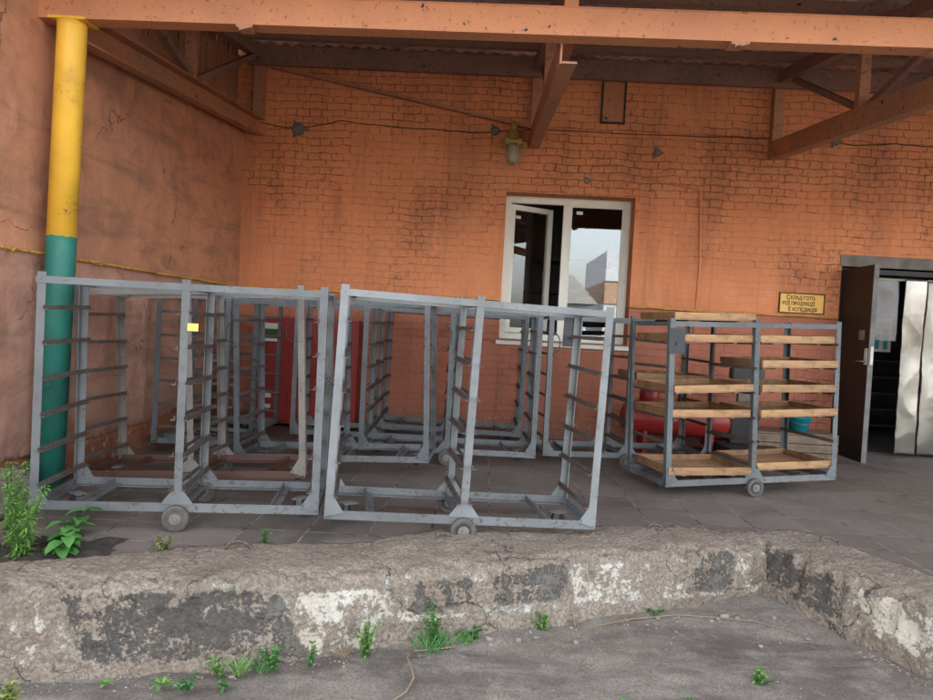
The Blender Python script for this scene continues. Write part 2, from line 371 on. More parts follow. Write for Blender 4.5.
M['leaf'] = leafmat('fresh_leaf', (.15, .30, .06))
M['leaf2'] = leafmat('cool_leaf', (.075, .21, .05))
M['leafy'] = leafmat('yellowing_leaf', (.24, .27, .06))

# ------------------------------------------------------------------ geometry helpers
def tag(o, label=None, cat=None, group=None, kind=None):
    if label: o['label'] = label
    if cat: o['category'] = cat
    if group: o['group'] = group
    if kind: o['kind'] = kind
    return o
def link(name, me, mat, parent=None):
    if mat is not None:
        for mm in (mat if isinstance(mat, (list, tuple)) else [mat]): me.materials.append(mm)
    o = bpy.data.objects.new(name, me); C.objects.link(o)
    if parent: o.parent = parent
    return o
def obj(name, bm, mat, parent=None, smooth=False):
    me = bpy.data.meshes.new(name); bm.normal_update(); bm.to_mesh(me); bm.free()
    if smooth:
        for p in me.polygons: p.use_smooth = True
    return link(name, me, mat, parent)
def empty(name, loc=(0, 0, 0), rz=0, **kw):
    o = bpy.data.objects.new(name, None); C.objects.link(o); o.location = loc; o.rotation_euler.z = rz
    o.empty_display_size = .1
    return tag(o, **kw)
def box(bm, lo, hi, mt=0, bev=0):
    r = bmesh.ops.create_cube(bm, size=1)
    c = [(a + b_) / 2 for a, b_ in zip(lo, hi)]; s = [b_ - a for a, b_ in zip(lo, hi)]
    for v in r['verts']: v.co = Vector((c[i] + v.co[i] * s[i] for i in range(3)))
    if bev:
        es = list({e for v in r['verts'] for e in v.link_edges})
        bmesh.ops.bevel(bm, geom=es, offset=bev, segments=2, affect='EDGES')
def obox(bm, p0, p1, w, h, up=Vector((0, 0, 1)), ang=None):
    """box beam from p0 to p1, w across, h along 'up'"""
    p0, p1 = Vector(p0), Vector(p1); d = (p1 - p0); L = d.length; d.normalize()
    s = d.cross(up).normalized(); u = s.cross(d).normalized()
    vs = []
    for p in (p0, p1):
        for a, b_ in ((-1, -1), (1, -1), (1, 1), (-1, 1)): vs.append(bm.verts.new(p + s * a * w / 2 + u * b_ * h / 2))
    for f in ((0, 1, 2, 3), (7, 6, 5, 4), (0, 4, 5, 1), (1, 5, 6, 2), (2, 6, 7, 3), (3, 7, 4, 0)):
        bm.faces.new([vs[i] for i in f])
def tube(bm, pts, r, n=8, caps=True):
    pts = [Vector(p) for p in pts]; rings = []
    for i, p in enumerate(pts):
        d = (pts[min(i + 1, len(pts) - 1)] - pts[max(i - 1, 0)]).normalized()
        a = d.orthogonal().normalized() if i == 0 else (rings_a - d * rings_a.dot(d)).normalized()
        rings_a = a; bb = d.cross(a)
        rr = r[i] if isinstance(r, (list, tuple)) else r
        rings.append([bm.verts.new(p + (a * math.cos(t * 2 * PI / n) + bb * math.sin(t * 2 * PI / n)) * rr) for t in range(n)])
    for i in range(len(rings) - 1):
        for k in range(n): bm.faces.new((rings[i][k], rings[i][(k + 1) % n], rings[i + 1][(k + 1) % n], rings[i + 1][k]))
    if caps: bm.faces.new(rings[0][::-1]); bm.faces.new(rings[-1])
def lathe(bm, prof, c=(0, 0, 0), axis='z', n=24):
    rings = []
    for r, z in prof:
        ring = []
        for k in range(n):
            a = 2 * PI * k / n; x, y = r * math.cos(a), r * math.sin(a)
            p = (x, y, z) if axis == 'z' else ((x, z, y) if axis == 'y' else (z, x, y))
            ring.append(bm.verts.new(Vector(c) + Vector(p)))
        rings.append(ring)
    for i in range(len(rings) - 1):
        for k in range(n): bm.faces.new((rings[i][k], rings[i][(k + 1) % n], rings[i + 1][(k + 1) % n], rings[i + 1][k]))
    bm.faces.new(rings[0][::-1]); bm.faces.new(rings[-1])
    bmesh.ops.recalc_face_normals(bm, faces=bm.faces[:])
B = bmesh.new
def fbm(p, o=4): return noise.fractal(Vector(p), .6, 2.0, o)

# ------------------------------------------------------------------ ground
def ground_h(x, y):
    base = -.27 - .085 * max(0, min(1, (-x + .2) / 2.0)) + .03 * max(0, min(1, (x - .6) / 1.0))
    if -9 < x < 9 and -6 < y < 6:
        base += .022 * fbm((x * .9, y * 1.6, 3)) + .006 * fbm((x * 7, y * 7, 1))
    return base
def axis_vals(a, lo, hi, b_, fine, n):
    v = [a * (1 - (i / n)) ** 2.2 + lo * (1 - (1 - i / n) ** 2.2) for i in range(n)]
    k = int((hi - lo) / fine); v += [lo + (hi - lo) * i / k for i in range(k)]
    v += [hi + (b_ - hi) * (i / n) ** 2.2 for i in range(n + 1)]
    return v
xs = axis_vals(-260, -3.2, 3.2, 260, .03, 14); ys = axis_vals(-260, 1.8, 4.6, 260, .03, 14)
bm = B(); grid = [[bm.verts.new((x, y, ground_h(x, y))) for x in xs] for y in ys]
for j in range(len(ys) - 1):
    for i in range(len(xs) - 1): bm.faces.new((grid[j][i], grid[j][i + 1], grid[j + 1][i + 1], grid[j + 1][i]))
tag(obj('ground', bm, M['ground'], smooth=True), kind='structure')

bm = B()
poly = [(-3.2, 2.45), (-1.95, 2.97), (-1.0, 3.33), (-.5, 3.5), (.25, 3.8), (1.0, 4.07), (1.55, 4.22), (1.85, 4.3), (2.0, 3.95), (2.25, 3.35), (2.62, 2.5), (3.12, 1.3), (3.5, .3), (14, .3), (14, 8.3), (-3.2, 8.3)]
f = bm.faces.new([bm.verts.new((x, y, 0)) for x, y in poly])
ex = bmesh.ops.extrude_face_region(bm, geom=[f]); 
for v in [g for g in ex['geom'] if isinstance(g, bmesh.types.BMVert)]: v.co.z = -.35
bmesh.ops.recalc_face_normals(bm, faces=bm.faces[:])
tag(obj('pavement', bm, M['paving']), kind='structure')

# ------------------------------------------------------------------ kerb blocks
def kerb(path, label, tars, limes, hb, ledge=0):
    """path: (xb, yb, xf, yf, top z); swept, finely divided and chipped block"""
    def lerp(a, b_, t): return [p + (q - p) * t for p, q in zip(a, b_)]
    cols = []
    for a, b_ in zip(path[:-1], path[1:]):
        d = max(math.hypot(b_[0] - a[0], b_[1] - a[1]), math.hypot(b_[2] - a[2], b_[3] - a[3]))
        n = max(1, int(d / .014))
        cols += [lerp(a, b_, i / n) for i in range(n)]
    cols.append(list(path[-1]))
    bm = B(); lt = bm.verts.layers.float.new('tar'); ll = bm.verts.layers.float.new('lime')
    rows = []
    for ci, (xb, yb, xf, yf, zt) in enumerate(cols):
        w = Vector((xf - xb, yf - yb, 0)); wl = w.length; w.normalize()
        prof = [(0, -.12), (0, -.02)]
        nt_ = 26
        prof += [(wl * i / nt_, zt + .012 * math.sin(PI * i / nt_)) for i in range(nt_ + 1)]
        prof += [(wl + .012, zt - .008), (wl + .022, zt - .022), (wl + .03, zt - .04)]
        nf = 24
        for i in range(1, nf + 1):
            t = i / nf; z = zt - .04 + (hb - zt + .04) * t
            prof.append((wl + .03 + .05 * t + (ledge if z < -.15 else 0), z))
        ring = []
        for k, (s, z) in enumerate(prof):
            p = Vector((xb, yb, 0)) + w * s; p.z = z
            top = 1 < k < 2 + nt_ + 1
            n1 = fbm((p.x * 4, p.y * 4, p.z * 5)); n2 = fbm((p.x * 19, p.y * 19, p.z * 19))
            near = max(0, 1 - abs(s - wl) / .09)
            edge = .042 * max(0, fbm((p.x * 7, p.y * 7, 5)) + .25) * near
            # block ends crumble
            e = min(ci, len(cols) - 1 - ci) * .014
            er = .022 * max(0, 1 - e / .06) ** 2 * (1 + n1)
            n3 = fbm((p.x * 1.6, p.y * 1.6, 8)); n4 = noise.cell(p * 26) ; p.z += (.005 * n1 + .006 * n2 + .010 * n3 - edge - er * .6) if k > 1 else 0
            if k > 2 + nt_ - 3: p -= w * (.007 * n1 + .009 * n2 + .004 * n4 * max(0, n2) + edge * 1.0 + er * .5)
            v = bm.verts.new(p); face = min(1, max(0, (s - wl + .03) / .05))
            tv = 0
            for x0, x1, z0, z1, sl in tars:
                q = p.x + sl * p.z
                q += .03 * n1; tv = max(tv, min(1, max(0, min(q - x0, x1 - q) / .05)) * min(1, max(0, (min(p.z - z0, z1 - p.z) + .02 * n1) / .03)))
            v[lt] = tv * face * (.82 + .5 * n1)
            lv = 0
            for x0, x1, z0, z1, a in limes:
                lv = max(lv, a * min(1, max(0, min(p.x - x0, x1 - p.x) / .05)) * min(1, max(0, min(p.z - z0, z1 - p.z) / .03)))
            v[ll] = lv * face * (.8 + .7 * n1) + .12 * near
            ring.append(v)
        rows.append(ring)
    for a, b_ in zip(rows[:-1], rows[1:]):
        for k in range(len(a) - 1): bm.faces.new((a[k], a[k + 1], b_[k + 1], b_[k]))
    bm.faces.new(rows[0]); bm.faces.new(rows[-1][::-1])
    bmesh.ops.recalc_face_normals(bm, faces=bm.faces[:])
    o = obj('concrete_kerb', bm, M['kerb'], smooth=True)
    return tag(o, label, 'kerb', 'concrete kerb blocks along the platform edge')
kerb([(-3.2, 2.62, -3.0, 2.36, .03), (-2.04, 3.07, -1.88, 2.83, .03), (-1.755, 3.23, -1.59, 2.94, .03), (-1.43, 3.40, -1.27, 3.0, .035), (-1.07, 3.56, -.925, 3.07, .035), (-.50, 3.74, -.42, 3.285, .02)],
     'long left kerb block with a grey tar patch and lime wash at its right end', [(-1.72, -.80, -.31, -.0, .5)], [(-.92, -.3, -.32, -.02, .95), (-2.4, -1.35, -.3, 0, .55), (-1.4, -.9, -.04, .03, .6)], -.42)
kerb([(-.535, 3.745, -.45, 3.285, .03), (-.2, 3.97, -.07, 3.41, .04), (.22, 4.10, .3, 3.54, .045), (.70, 4.26, .6, 3.69, .04), (1.2, 4.36, 1.1, 3.87, .04), (1.72, 4.46, 1.64, 4.10, .02)],
     'middle kerb block with pale lime washed face and a black square at its right end', [(-.30, .02, -.17, .0, 0), (.05, .50, -.17, .02, 0), (1.10, 1.46, -.19, .03, 0)], [(-.5, 1.7, -.22, .02, .85)], -.40)
kerb([(1.96, 4.52, 1.585, 4.36, .02), (2.08, 4.32, 1.65, 4.14, .03), (2.2, 3.93, 1.80, 3.77, .035), (2.42, 3.4, 2.03, 3.24, .035), (2.8, 2.55, 2.4, 2.4, .035), (3.3, 1.35, 2.9, 1.2, .03)],
     'right kerb block running towards the viewer with a black tar patch by the corner', [(1.58, 1.86, -.19, .03, 0)], [(1.80, 3.2, -.2, .02, .85)], -.40, .018)

# soil wedge and rough stone at the left end
bm = B()
n = 26
for j in range(n + 1):
    for i in range(n + 1):
        x = -2.7 + 1.05 * i / n; y = 2.95 + .55 * j / n + (x + 2.2) * .33
        e = min(i, n - i, j, n - j) / (n / 2)
        bm.verts.new((x, y, -.01 + .035 * min(1, e * 2) * (1 + fbm((x * 6, y * 6, 0)))))
bm.verts.ensure_lookup_table()
for j in range(n):
    for i in range(n):
        a = j * (n + 1) + i; bm.faces.new([bm.verts[q] for q in (a, a + 1, a + n + 2, a + n + 1)])
tag(obj('soil', bm, M['soil'], smooth=True), kind='structure')
def lump(name, lo, hi, mat, seed, amp=.02, sub=4):
    bm = B(); box(bm, lo, hi)
    bmesh.ops.bevel(bm, geom=bm.edges[:], offset=min(h - l for l, h in zip(lo, hi)) * .18, segments=2, affect='EDGES')
    bmesh.ops.subdivide_edges(bm, edges=bm.edges[:], cuts=sub, use_grid_fill=True)
    for v in bm.verts: v.co += Vector((fbm(v.co * 9 + Vector((seed, 0, 0))), fbm(v.co * 9 + Vector((0, seed, 0))), fbm(v.co * 9))) * amp
    return obj(name, bm, mat, smooth=True)
tag(lump('stone_block', (-2.70, 3.55, -.02), (-2.50, 4.08, .23), M['stone'], 3), 'rough grey stone block against the foot of the left wall behind the weeds', 'stone block')

# ------------------------------------------------------------------ walls
T = .45
OPW = (.14, 1.52, 1.05, 2.63); OPD = (3.74, 5.50, 0, 2.02)
bwall = empty('brick_wall', (0, WY, 0), label='orange painted back wall of the loading bay with window and doorway', cat='wall')
bm = B()
def wb(x0, x1, z0, z1): box(bm, (x0, 0, z0), (x1, T, z1))
wb(-3.2, OPW[0], -.3, 4.15); wb(OPW[0], OPW[1], -.3, OPW[2]); wb(OPW[0], OPW[1], OPW[3], 4.15)
wb(OPW[1], OPD[0], -.3, 4.15); wb(OPD[0], OPD[1], OPD[3], 4.15); wb(OPD[1], 13, -.3, 4.15)
bmesh.ops.remove_doubles(bm, verts=bm.verts[:], dist=1e-5)
obj('masonry', bm, M['wall'], bwall)
bm = B()   # unseen storey added above the canopy, tall enough to block the sun
box(bm, (-6, .15, 4.15), (13, 6, 7.6))
obj('sun_block_storey', bm, M['wall'], bwall)
bm = B(); box(bm, (OPD[0] - .02, -.012, OPD[3] + .0), (OPD[1] + .1, .3, OPD[3] + .12)); obj('lintel', bm, M['lintel'], bwall)
bm = B()
for x0, x1, y0, y1, z0, z1 in ((-4, 8, 4.4, 4.5, -.1, 3.2), (-4.1, -4, T, 4.5, -.1, 3.2), (8, 8.1, T, 4.5, -.1, 3.2), (-4, 8, T, 4.5, 3.2, 3.3)):
    box(bm, (x0, y0, z0), (x1, y1, z1))
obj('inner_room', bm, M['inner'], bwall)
bm = B(); box(bm, (-4, WY + .4, -.2), (8, WY + 4.5, -.003)); tag(obj('floor', bm, M['inner']), kind='structure')

lw = empty('side_wall', (WX, 0, 0), label='brown plastered side wall at the left with bare brick showing along its foot', cat='wall')
bm = B(); box(bm, (-.4, 2.6, -.3), (-.028, WY - .002, 3.25)); obj('masonry', bm, M['wall_bare'], lw)
# plaster coat with ragged lower edge
bm = B(); cols = []
ny = 260
for i in range(ny + 1):
    y = 2.6 + (WY - .004 - 2.6) * i / ny
    zb = .235 + .02 * fbm((y * 3, 0, 0)) + .03 * fbm((y * 11, 2, 0)) + max(0, (y - 6.0)) * .10
    zs = [zb, zb + .01, zb + .03] + [zb + .03 + (3.25 - zb - .03) * k / 80 for k in range(1, 81)]
    col = []
    for k, z in enumerate(zs):
        o_ = -.028 if k == 0 else (-.008 if k == 1 else 0)
        col.append(bm.verts.new((o_ + (.010 * fbm((y * 1.6, z * 1.6, 0)) + .004 * fbm((y * 7, z * 7, 4)) if k else 0), y, z)))
    cols.append(col)
for a, b_ in zip(cols[:-1], cols[1:]):
    for k in range(len(a) - 1): bm.faces.new((a[k], b_[k], b_[k + 1], a[k + 1]))
bmesh.ops.recalc_face_normals(bm, faces=bm.faces[:])
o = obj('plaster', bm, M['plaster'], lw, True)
if o.data.polygons[40].normal.x < 0: o.data.flip_normals()
# vertical boards above the side wall
pw = empty('board_cladding', (WX - .1, 0, 3.25), label='dark vertical boards closing the gap between side wall and canopy roof', cat='cladding')
bm = B()
y = 3.6
while y < WY - .10:
    top = 3.40 + (y - 3.4) * .145 - 3.25 - .03
    box(bm, (-.01, y, 0), (.012 + R.random() * .008, y + .11, max(.05, top))); y += .125
obox(bm, (-.05, 3.55, .0 + .10), (-.05, WY - .006, .42), .05, .42); box(bm, (-.075, WY - .3, -.02), (.0, WY - .006, .70)); obj('board', bm, M['chord'], pw)  # backing added behind the boards to stop light coming through the gaps

# wall clutter
def wire(name, pts, r, mat, label, cat='cable', sag=0, n=14, group=None):
    P = []
    for a, b_ in zip(pts[:-1], pts[1:]):
        a, b_ = Vector(a), Vector(b_)
        for i in range(n):
            t = i / n; p = a.lerp(b_, t); p.z -= sag * 4 * t * (1 - t); p.z += .008 * fbm((p.x * 3, 9, 0)) if sag else 0; P.append(p)
    P.append(Vector(pts[-1])); bm = B(); tube(bm, P, r, 6)
    return tag(obj(name, bm, mat, smooth=True), label, cat, group)
wire('cable', [(-2.55, WY - .02, 3.24), (-2.15, WY - .02, 3.20), (-1.7, WY - .02, 3.30), (-.6, WY - .02, 3.25), (-.02, WY - .02, 3.255)], .0045, M['black'], 'thin black cable sagging across the wall left of the brass lamp', sag=.015)
wire('cable', [(-.0, WY - .02, 3.27), (.4, WY - .03, 3.30), (2.9, WY - .03, 3.32)], .004, M['black'], 'thin straight cable along the wall above the window', sag=.01)
wire('cable', [(2.95, WY - .03, 3.33), (3.55, WY - .02, 3.31), (4.2, WY - .02, 3.33), (5.4, WY - .02, 3.33)], .005, M['black'], 'thin cable on the wall right of the right hand truss', sag=.02)
wire('conduit', [(1.57, WY - .008, 2.84), (2.19, WY - .008, 2.75), (2.24, WY - .008, 1.98), (2.22, WY - .008, 1.2)], .011, M['wall'], 'painted over conduit bending down beside the window', 'conduit')
wire('cable', [(2.13, WY - .02, 1.14), (2.13, WY - .02, .9), (2.10, WY - .02, .2)], .012, M['black'], 'dark cable dropping from the grey wall switch', sag=.0)
def jbox(x, z, label, s=.05):
    bm = B(); lathe(bm, [(s * .3, -.035), (s * .8, -.03), (s, -.018), (s, 0)], (0, 0, 0), 'y', 14)
    for a in (0, 2.1, 4.2): obox(bm, (0, -.01, 0), (math.cos(a) * s * 1.5, -.01, math.sin(a) * s * 1.5), .02, .02, Vector((0, 1, 0)))
    o = obj('junction_box', bm, M['junction'], smooth=False); o.location = (x, WY, z)
    tag(o, label, 'junction box', 'round junction boxes on the back wall')
jbox(-2.14, 3.19, 'grimy junction box on the back wall near the left truss', .07)
jbox(-.02, 3.27, 'small round junction box left of the brass lamp')
jbox(1.72, 3.12, 'pale stubby junction box above the right side of the window', .04)
jbox(3.58, 3.33, 'dark junction box on the wall under the right hand truss', .05)
bm = B(); lathe(bm, [(.01, -.02), (.035, -.018), (.035, 0)], (0, 0, 0), 'y', 12); o = obj('wall_plug', bm, M['junction']); o.location = (.99, WY, 2.79)
tag(o, 'small grey round plug in the wall just over the window', 'plug')

bm = B(); box(bm, (1.11, -.02, 3.42), (1.33, 0, 3.84)); bm2 = B()
hb = empty('wall_hatch', (0, WY, 0), label='tall narrow orange hatch in a dark frame high on the wall', cat='hatch')
for x0, x1, z0, z1 in ((1.09, 1.11, 3.40, 3.86), (1.33, 1.35, 3.40, 3.86), (1.11, 1.33, 3.84, 3.86), (1.11, 1.33, 3.40, 3.42)): box(bm2, (x0, -.03, z0), (x1, 0, z1))
obj('hatch_panel', bm, M['beam'], hb); obj('hatch_frame', bm2, M['shelf'], hb)

for pts, lb in (([(-2.70, WY - .03, 1.462), (.12, WY - .03, 1.468)], 'thin yellow gas pipe along the wall left of the window'),
                ([(1.53, WY - .03, 1.47), (3.72, WY - .03, 1.455)], 'thin yellow gas pipe between the window and the doorway'),
                ([(WX + .03, 2.7, 1.452), (WX + .03, 5.2, 1.46), (WX + .03, WY - .03, 1.462)], 'thin yellow gas pipe along the left side wall')):
    pr = empty('gas_pipe', (0, 0, 0), label=lb, cat='pipe')
    bm = B(); P = []
    for a, b_ in zip(pts[:-1], pts[1:]):
        for i in range(24):
            p = Vector(a).lerp(Vector(b_), i / 24); p.z += .008 * fbm((p.x * 1.2, p.y * 1.2, 7)); P.append(p)
    P.append(Vector(pts[-1])); tube(bm, P, .0085, 8); obj('pipe_run', bm, M['gaspipe'], pr, True)
    for i in range(4, len(P) - 1, 9):
        bm = B(); p = P[i]; side = pts[0][0] < -2.68 and pts[-1][0] < -2.6
        if side: box(bm, (WX, p.y - .006, p.z - .012), (WX + .042, p.y + .006, p.z + .012))
        else: box(bm, (p.x - .006, WY - .042, p.z - .012), (p.x + .006, WY, p.z + .012))
        obj('pipe_clip', bm, M['gaspipe'], pr)

# sign
sg = empty('wall_sign', (3.34, WY, 1.60), label='yellow wall sign with three dark lines of Cyrillic lettering by the doorway', cat='sign')
bm = B(); box(bm, (-.235, -.014, -.105), (.235, 0, .105)); obj('sign_plate', bm, M['signm'], sg)
bm = B()
for x0, x1, z0, z1 in ((-.24, .24, .098, .108), (-.24, .24, -.108, -.098), (-.24, -.229, -.098, .098), (.229, .24, -.098, .098)): box(bm, (x0, -.019, z0), (x1, -.001, z1))
obj('sign_border', bm, M['ink'], sg)
def text_mesh(s, size, loc, rot, mat, parent, name='lettering', xs=1.0, align='LEFT'):
    cu = bpy.data.curves.new('t', 'FONT'); cu.body = s; cu.size = size; cu.align_x = align; cu.extrude = .001; cu.offset = .0012
    o = bpy.data.objects.new('t', cu); C.objects.link(o); dg = bpy.context.evaluated_depsgraph_get(); dg.update()
    me = bpy.data.meshes.new_from_object(o.evaluated_get(dg)); bpy.data.objects.remove(o)
    q = link(name, me, None, parent); me.materials.clear(); me.materials.append(mat)
    q.location = loc; q.rotation_euler = rot; q.scale = (xs, 1, 1); return q
big, sm = .064, .054
for s, x, z in (('С', -.165, .040), ('КЛАД ГОТО-', -.124, .040), ('ВОЇ ПРОДУКЦІЇ', -.205, -.022), ('Е', -.140, -.084), ('КСПЕДИЦІЯ', -.099, -.084)):
    text_mesh(s, big if len(s) == 1 else sm, (x, -.0165, z), (PI / 2, 0, 0), M['ink'], sg, xs=.80)

# ------------------------------------------------------------------ window
FY = WY + .25
wn = empty('window', ((OPW[0] + OPW[1]) / 2, FY, OPW[2]), label='white two part plastic window with its left sash tilted inwards', cat='window')
hw = (OPW[1] - OPW[0]) / 2 - .002; HH = OPW[3] - OPW[2] - .002
def frame_bm(x0, x1, z0, z1, w, y0, y1):
    bm = B()
    box(bm, (x0, y0, z0), (x0 + w, y1, z1), bev=.004); box(bm, (x1 - w, y0, z0), (x1, y1, z1), bev=.004)
    box(bm, (x0 + w, y0, z0), (x1 - w, y1, z0 + w), bev=.004); box(bm, (x0 + w, y0, z1 - w), (x1 - w, y1, z1), bev=.004)
    return bm
bm = frame_bm(-hw, hw, .004, HH, .065, 0, .07); box(bm, (-.075 + .03, -.004, .069), (.005 + .03, .066, HH - .065)); obj('window_frame', bm, M['white'], wn)
bm = B(); box(bm, (.035, .03, .069), (hw - .065, .036, HH - .065)); o = obj('pane', bm, M['glass'], wn)
bm = B(); box(bm, (.10, .022, HH - .16), (.17, .029, HH - .125)); obj('sticker', bm, M['paper'], wn)
bm = frame_bm(.035, hw - .065, .069, HH - .065, .018, .012, .03); obj('glazing_bead', bm, M['white'], wn)
sash = empty('sash', (-hw + .068, .035, .075)); sash.parent = wn; sash.rotation_euler.z = math.radians(31)
SW, SH = hw - .115, HH - .15
bm = frame_bm(0, SW, 0, SH, .058, 0, .06); obj('sash_frame', bm, M['white'], sash)
bm = B(); box(bm, (.058, .025, .058), (SW - .058, .031, SH - .058)); obj('pane', bm, M['glass_open'], sash)
bm = B(); box(bm, (SW - .045, .06, SH * .42), (SW - .02, .085, SH * .42 + .13)); obj('handle', bm, M['white'], sash)
bm = B(); box(bm, (.075, .018, SH - .15), (.14, .024, SH - .115)); obj('sticker', bm, M['paper'], sash)
# metal sill, sloping outwards
bm = B(); x0, x1 = OPW[0] - .03, OPW[1] + .03
vs = [bm.verts.new(p) for p in [(x0, WY - .04, .995), (x1, WY - .04, .995), (x1, WY - .04, 1.035), (x0, WY - .04, 1.035), (x0, FY, .995), (x1, FY, .995), (x1, FY, 1.052), (x0, FY, 1.052)]]
for fc in ((0, 1, 2, 3), (3, 2, 6, 7), (5, 4, 7, 6), (4, 0, 3, 7), (1, 5, 6, 2), (4, 5, 1, 0)): bm.faces.new([vs[i] for i in fc])
for v in bm.verts: v.co -= Vector(((OPW[0] + OPW[1]) / 2, FY, OPW[2]))
o = obj('sill', bm, M['sillm'], wn)
bm = B()   # crumbly mounting foam round the frame
for (xa, za, xb_, zb_) in ((OPW[0], 1.06, OPW[0], 2.62), (OPW[1], 1.06, OPW[1], 2.62), (OPW[0], OPW[3], OPW[1], OPW[3])):
    n = 60; P = [Vector((xa + (xb_ - xa) * i / n, FY - .005, za + (zb_ - za) * i / n)) for i in range(n + 1)]
    tube(bm, P, [.010 + .010 * abs(fbm((i * .6, xa, 0))) for i in range(n + 1)], 6)
for v in bm.verts: v.co -= Vector(((OPW[0] + OPW[1]) / 2, FY, OPW[2]))
obj('foam_seal', bm, M['white'], wn, True)
# things dimly seen inside through the window
bm = B()
for i in range(5): box(bm, (-.6, 9.6, .4 + i * .42), (2.6, 10.1, .44 + i * .42))
for x in (-.6, .4, 1.5, 2.56): box(bm, (x, 9.6, 0), (x + .04, 9.64, 2.4))
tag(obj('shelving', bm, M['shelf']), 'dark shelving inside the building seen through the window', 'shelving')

# ------------------------------------------------------------------ doorway
dl = empty('door', (OPD[0] + .05, WY - .01, 0), label='dark wooden door leaf standing open beside the doorway', cat='door')
bm = B(); box(bm, (-.035, -.62, .03), (.01, 0, 1.985), bev=.004); obj('door_leaf', bm, M['doorm'], dl)
bm = B(); box(bm, (-.037, -.634, .03), (.012, -.621, 1.985)); obj('edge_strip', bm, M['dooredge'], dl)
bm = B(); box(bm, (-.041, -.61, 1.0), (-.036, -.555, 1.16)); box(bm, (-.02, -.639, 1.0), (.005, -.6345, 1.18)); obj('lock_plate', bm, M['paper'], dl)
bm = B(); tube(bm, [(-.04, -.585, 1.03), (-.075, -.585, 1.03), (-.08, -.56, 1.03), (-.08, -.49, 1.03)], .008, 8); obj('handle', bm, M['hub'], dl, True)
bm = B(); box(bm, (-.041, -.53, 1.24), (-.036, -.43, 1.34)); obj('sticker', bm, M['ochre'], dl)
df = empty('door_frame', (OPD[0], WY, 0), label='narrow timber frame lining the doorway', cat='door frame')
bm = B(); box(bm, (.003, .0, .0), (.045, .12, 2.0)); box(bm, (OPD[1] - OPD[0] - .045, 0, 0), (OPD[1] - OPD[0] - .003, .12, 2.0)); box(bm, (.045, 0, 1.95), (OPD[1] - OPD[0] - .045, .12, 2.0)); obj('jamb', bm, M['doorm'], df)
def sheet(name, x0, x1, y, z0, z1, mat, seed, amp, label, cat):
    bm = B(); nx, nz = 28, 90; g = []
    for j in range(nz + 1):
        row = []
        for i in range(nx + 1):
            x = x0 + (x1 - x0) * i / nx; z = z0 + (z1 - z0) * j / nz
            d = amp * (fbm((x * 2 + seed, z * .9, 0), 1) + .6 * math.sin((x - x0) * 13 + z * .8 + fbm((z * 1.3, seed, 0), 1) * 1.5) + .35 * abs(fbm((x * 3, z * 2.2, seed), 1)))
            row.append(bm.verts.new((x + .01 * fbm((z * 3, seed, 1)), y + d, z)))
        g.append(row)
    for j in range(nz):
        for i in range(nx): bm.faces.new((g[j][i], g[j][i + 1], g[j + 1][i + 1], g[j + 1][i]))
    r = bmesh.ops.solidify(bm, geom=bm.faces[:], thickness=.002)
    return tag(obj(name, bm, mat, smooth=True), label, cat)
sheet('metal_sheet', 4.50, 4.72, WY + .13, .03, 1.93, M['foil'], 3, .035, 'crumpled silvery sheet strip hanging in the doorway, left one', 'sheet')
sheet('metal_sheet', 4.76, 5.2, WY + .17, .03, 1.92, M['foil'], 11, .03, 'wider crumpled silvery sheet at the right edge of the doorway', 'sheet')
sheet('plastic_film', 4.18, 4.47, WY + .2, 1.25, 1.93, M['film'], 6, .03, 'short smoky plastic strip at the top of the doorway', 'plastic strip')
bm = B(); tube(bm, [(4.0, WY + .2, 1.925), (5.42, WY + .2, 1.925)], .014, 8); tag(obj('curtain_rail', bm, M['paper']), 'thin pale rail across the top of the doorway', 'rail')
ish = empty('shelving', (4.5, WY + 2.2, 0), label='dark slatted shelving inside the doorway', cat='shelving')
for i in range(6):
    bm = B(); box(bm, (-.35, 0, .1 + i * .22), (1.4, .5, .13 + i * .22)); obj('shelf', bm, M['shelf'], ish)
for x in (-.35, .5, 1.36):
    bm = B(); box(bm, (x, -.03, 0), (x + .04, 0, 1.5)); obj('upright', bm, M['shelf'], ish)
ps = empty('poster', (4.66, WY + .9, 1.33), label='teal and white poster inside the doorway', cat='poster')
bm = B(); box(bm, (-.14, -.004, -.2), (.14, 0, .2)); obj('poster_sheet', bm, M['paper'], ps)
bm = B(); box(bm, (-.10, -.007, -.17), (.0, -.0045, .15)); box(bm, (.05, -.007, -.17), (.10, -.0045, .17)); obj('teal_panel', bm, M['teal'], ps)

# ------------------------------------------------------------------ canopy
BZ0, BZ1, BY0, BY1 = 2.855, 3.015, 4.27, 4.39
fb = empty('canopy_beam', (0, BY0, BZ0 + .006), label='long orange steel beam along the front of the canopy', cat='beam')
bm = B(); Hh = BZ1 - BZ0
box(bm, (WX - .3, .0, .0), (9, .012, Hh)); box(bm, (WX - .3, .012, 0), (9, .12, .012)); box(bm, (WX - .3, .012, Hh - .012), (9, .12, Hh)); box(bm, (WX - .3, -.006, Hh - .002), (9, 0.0, Hh + .004))
obj('channel', bm, M['beam'], fb)
for x in (-1.55, 1.31, 2.46, 3.9):
    bm = B(); box(bm, (x, -.008, -.018), (x + .08, .10, -.001)); obox(bm, (x + .02, -.01, -.03), (x + .1, -.01, -.008), .01, .02); obj('lug', bm, M['chord'], fb)
RS = .145
def roof_z(y): return 3.42 + (y - 3.4) * RS
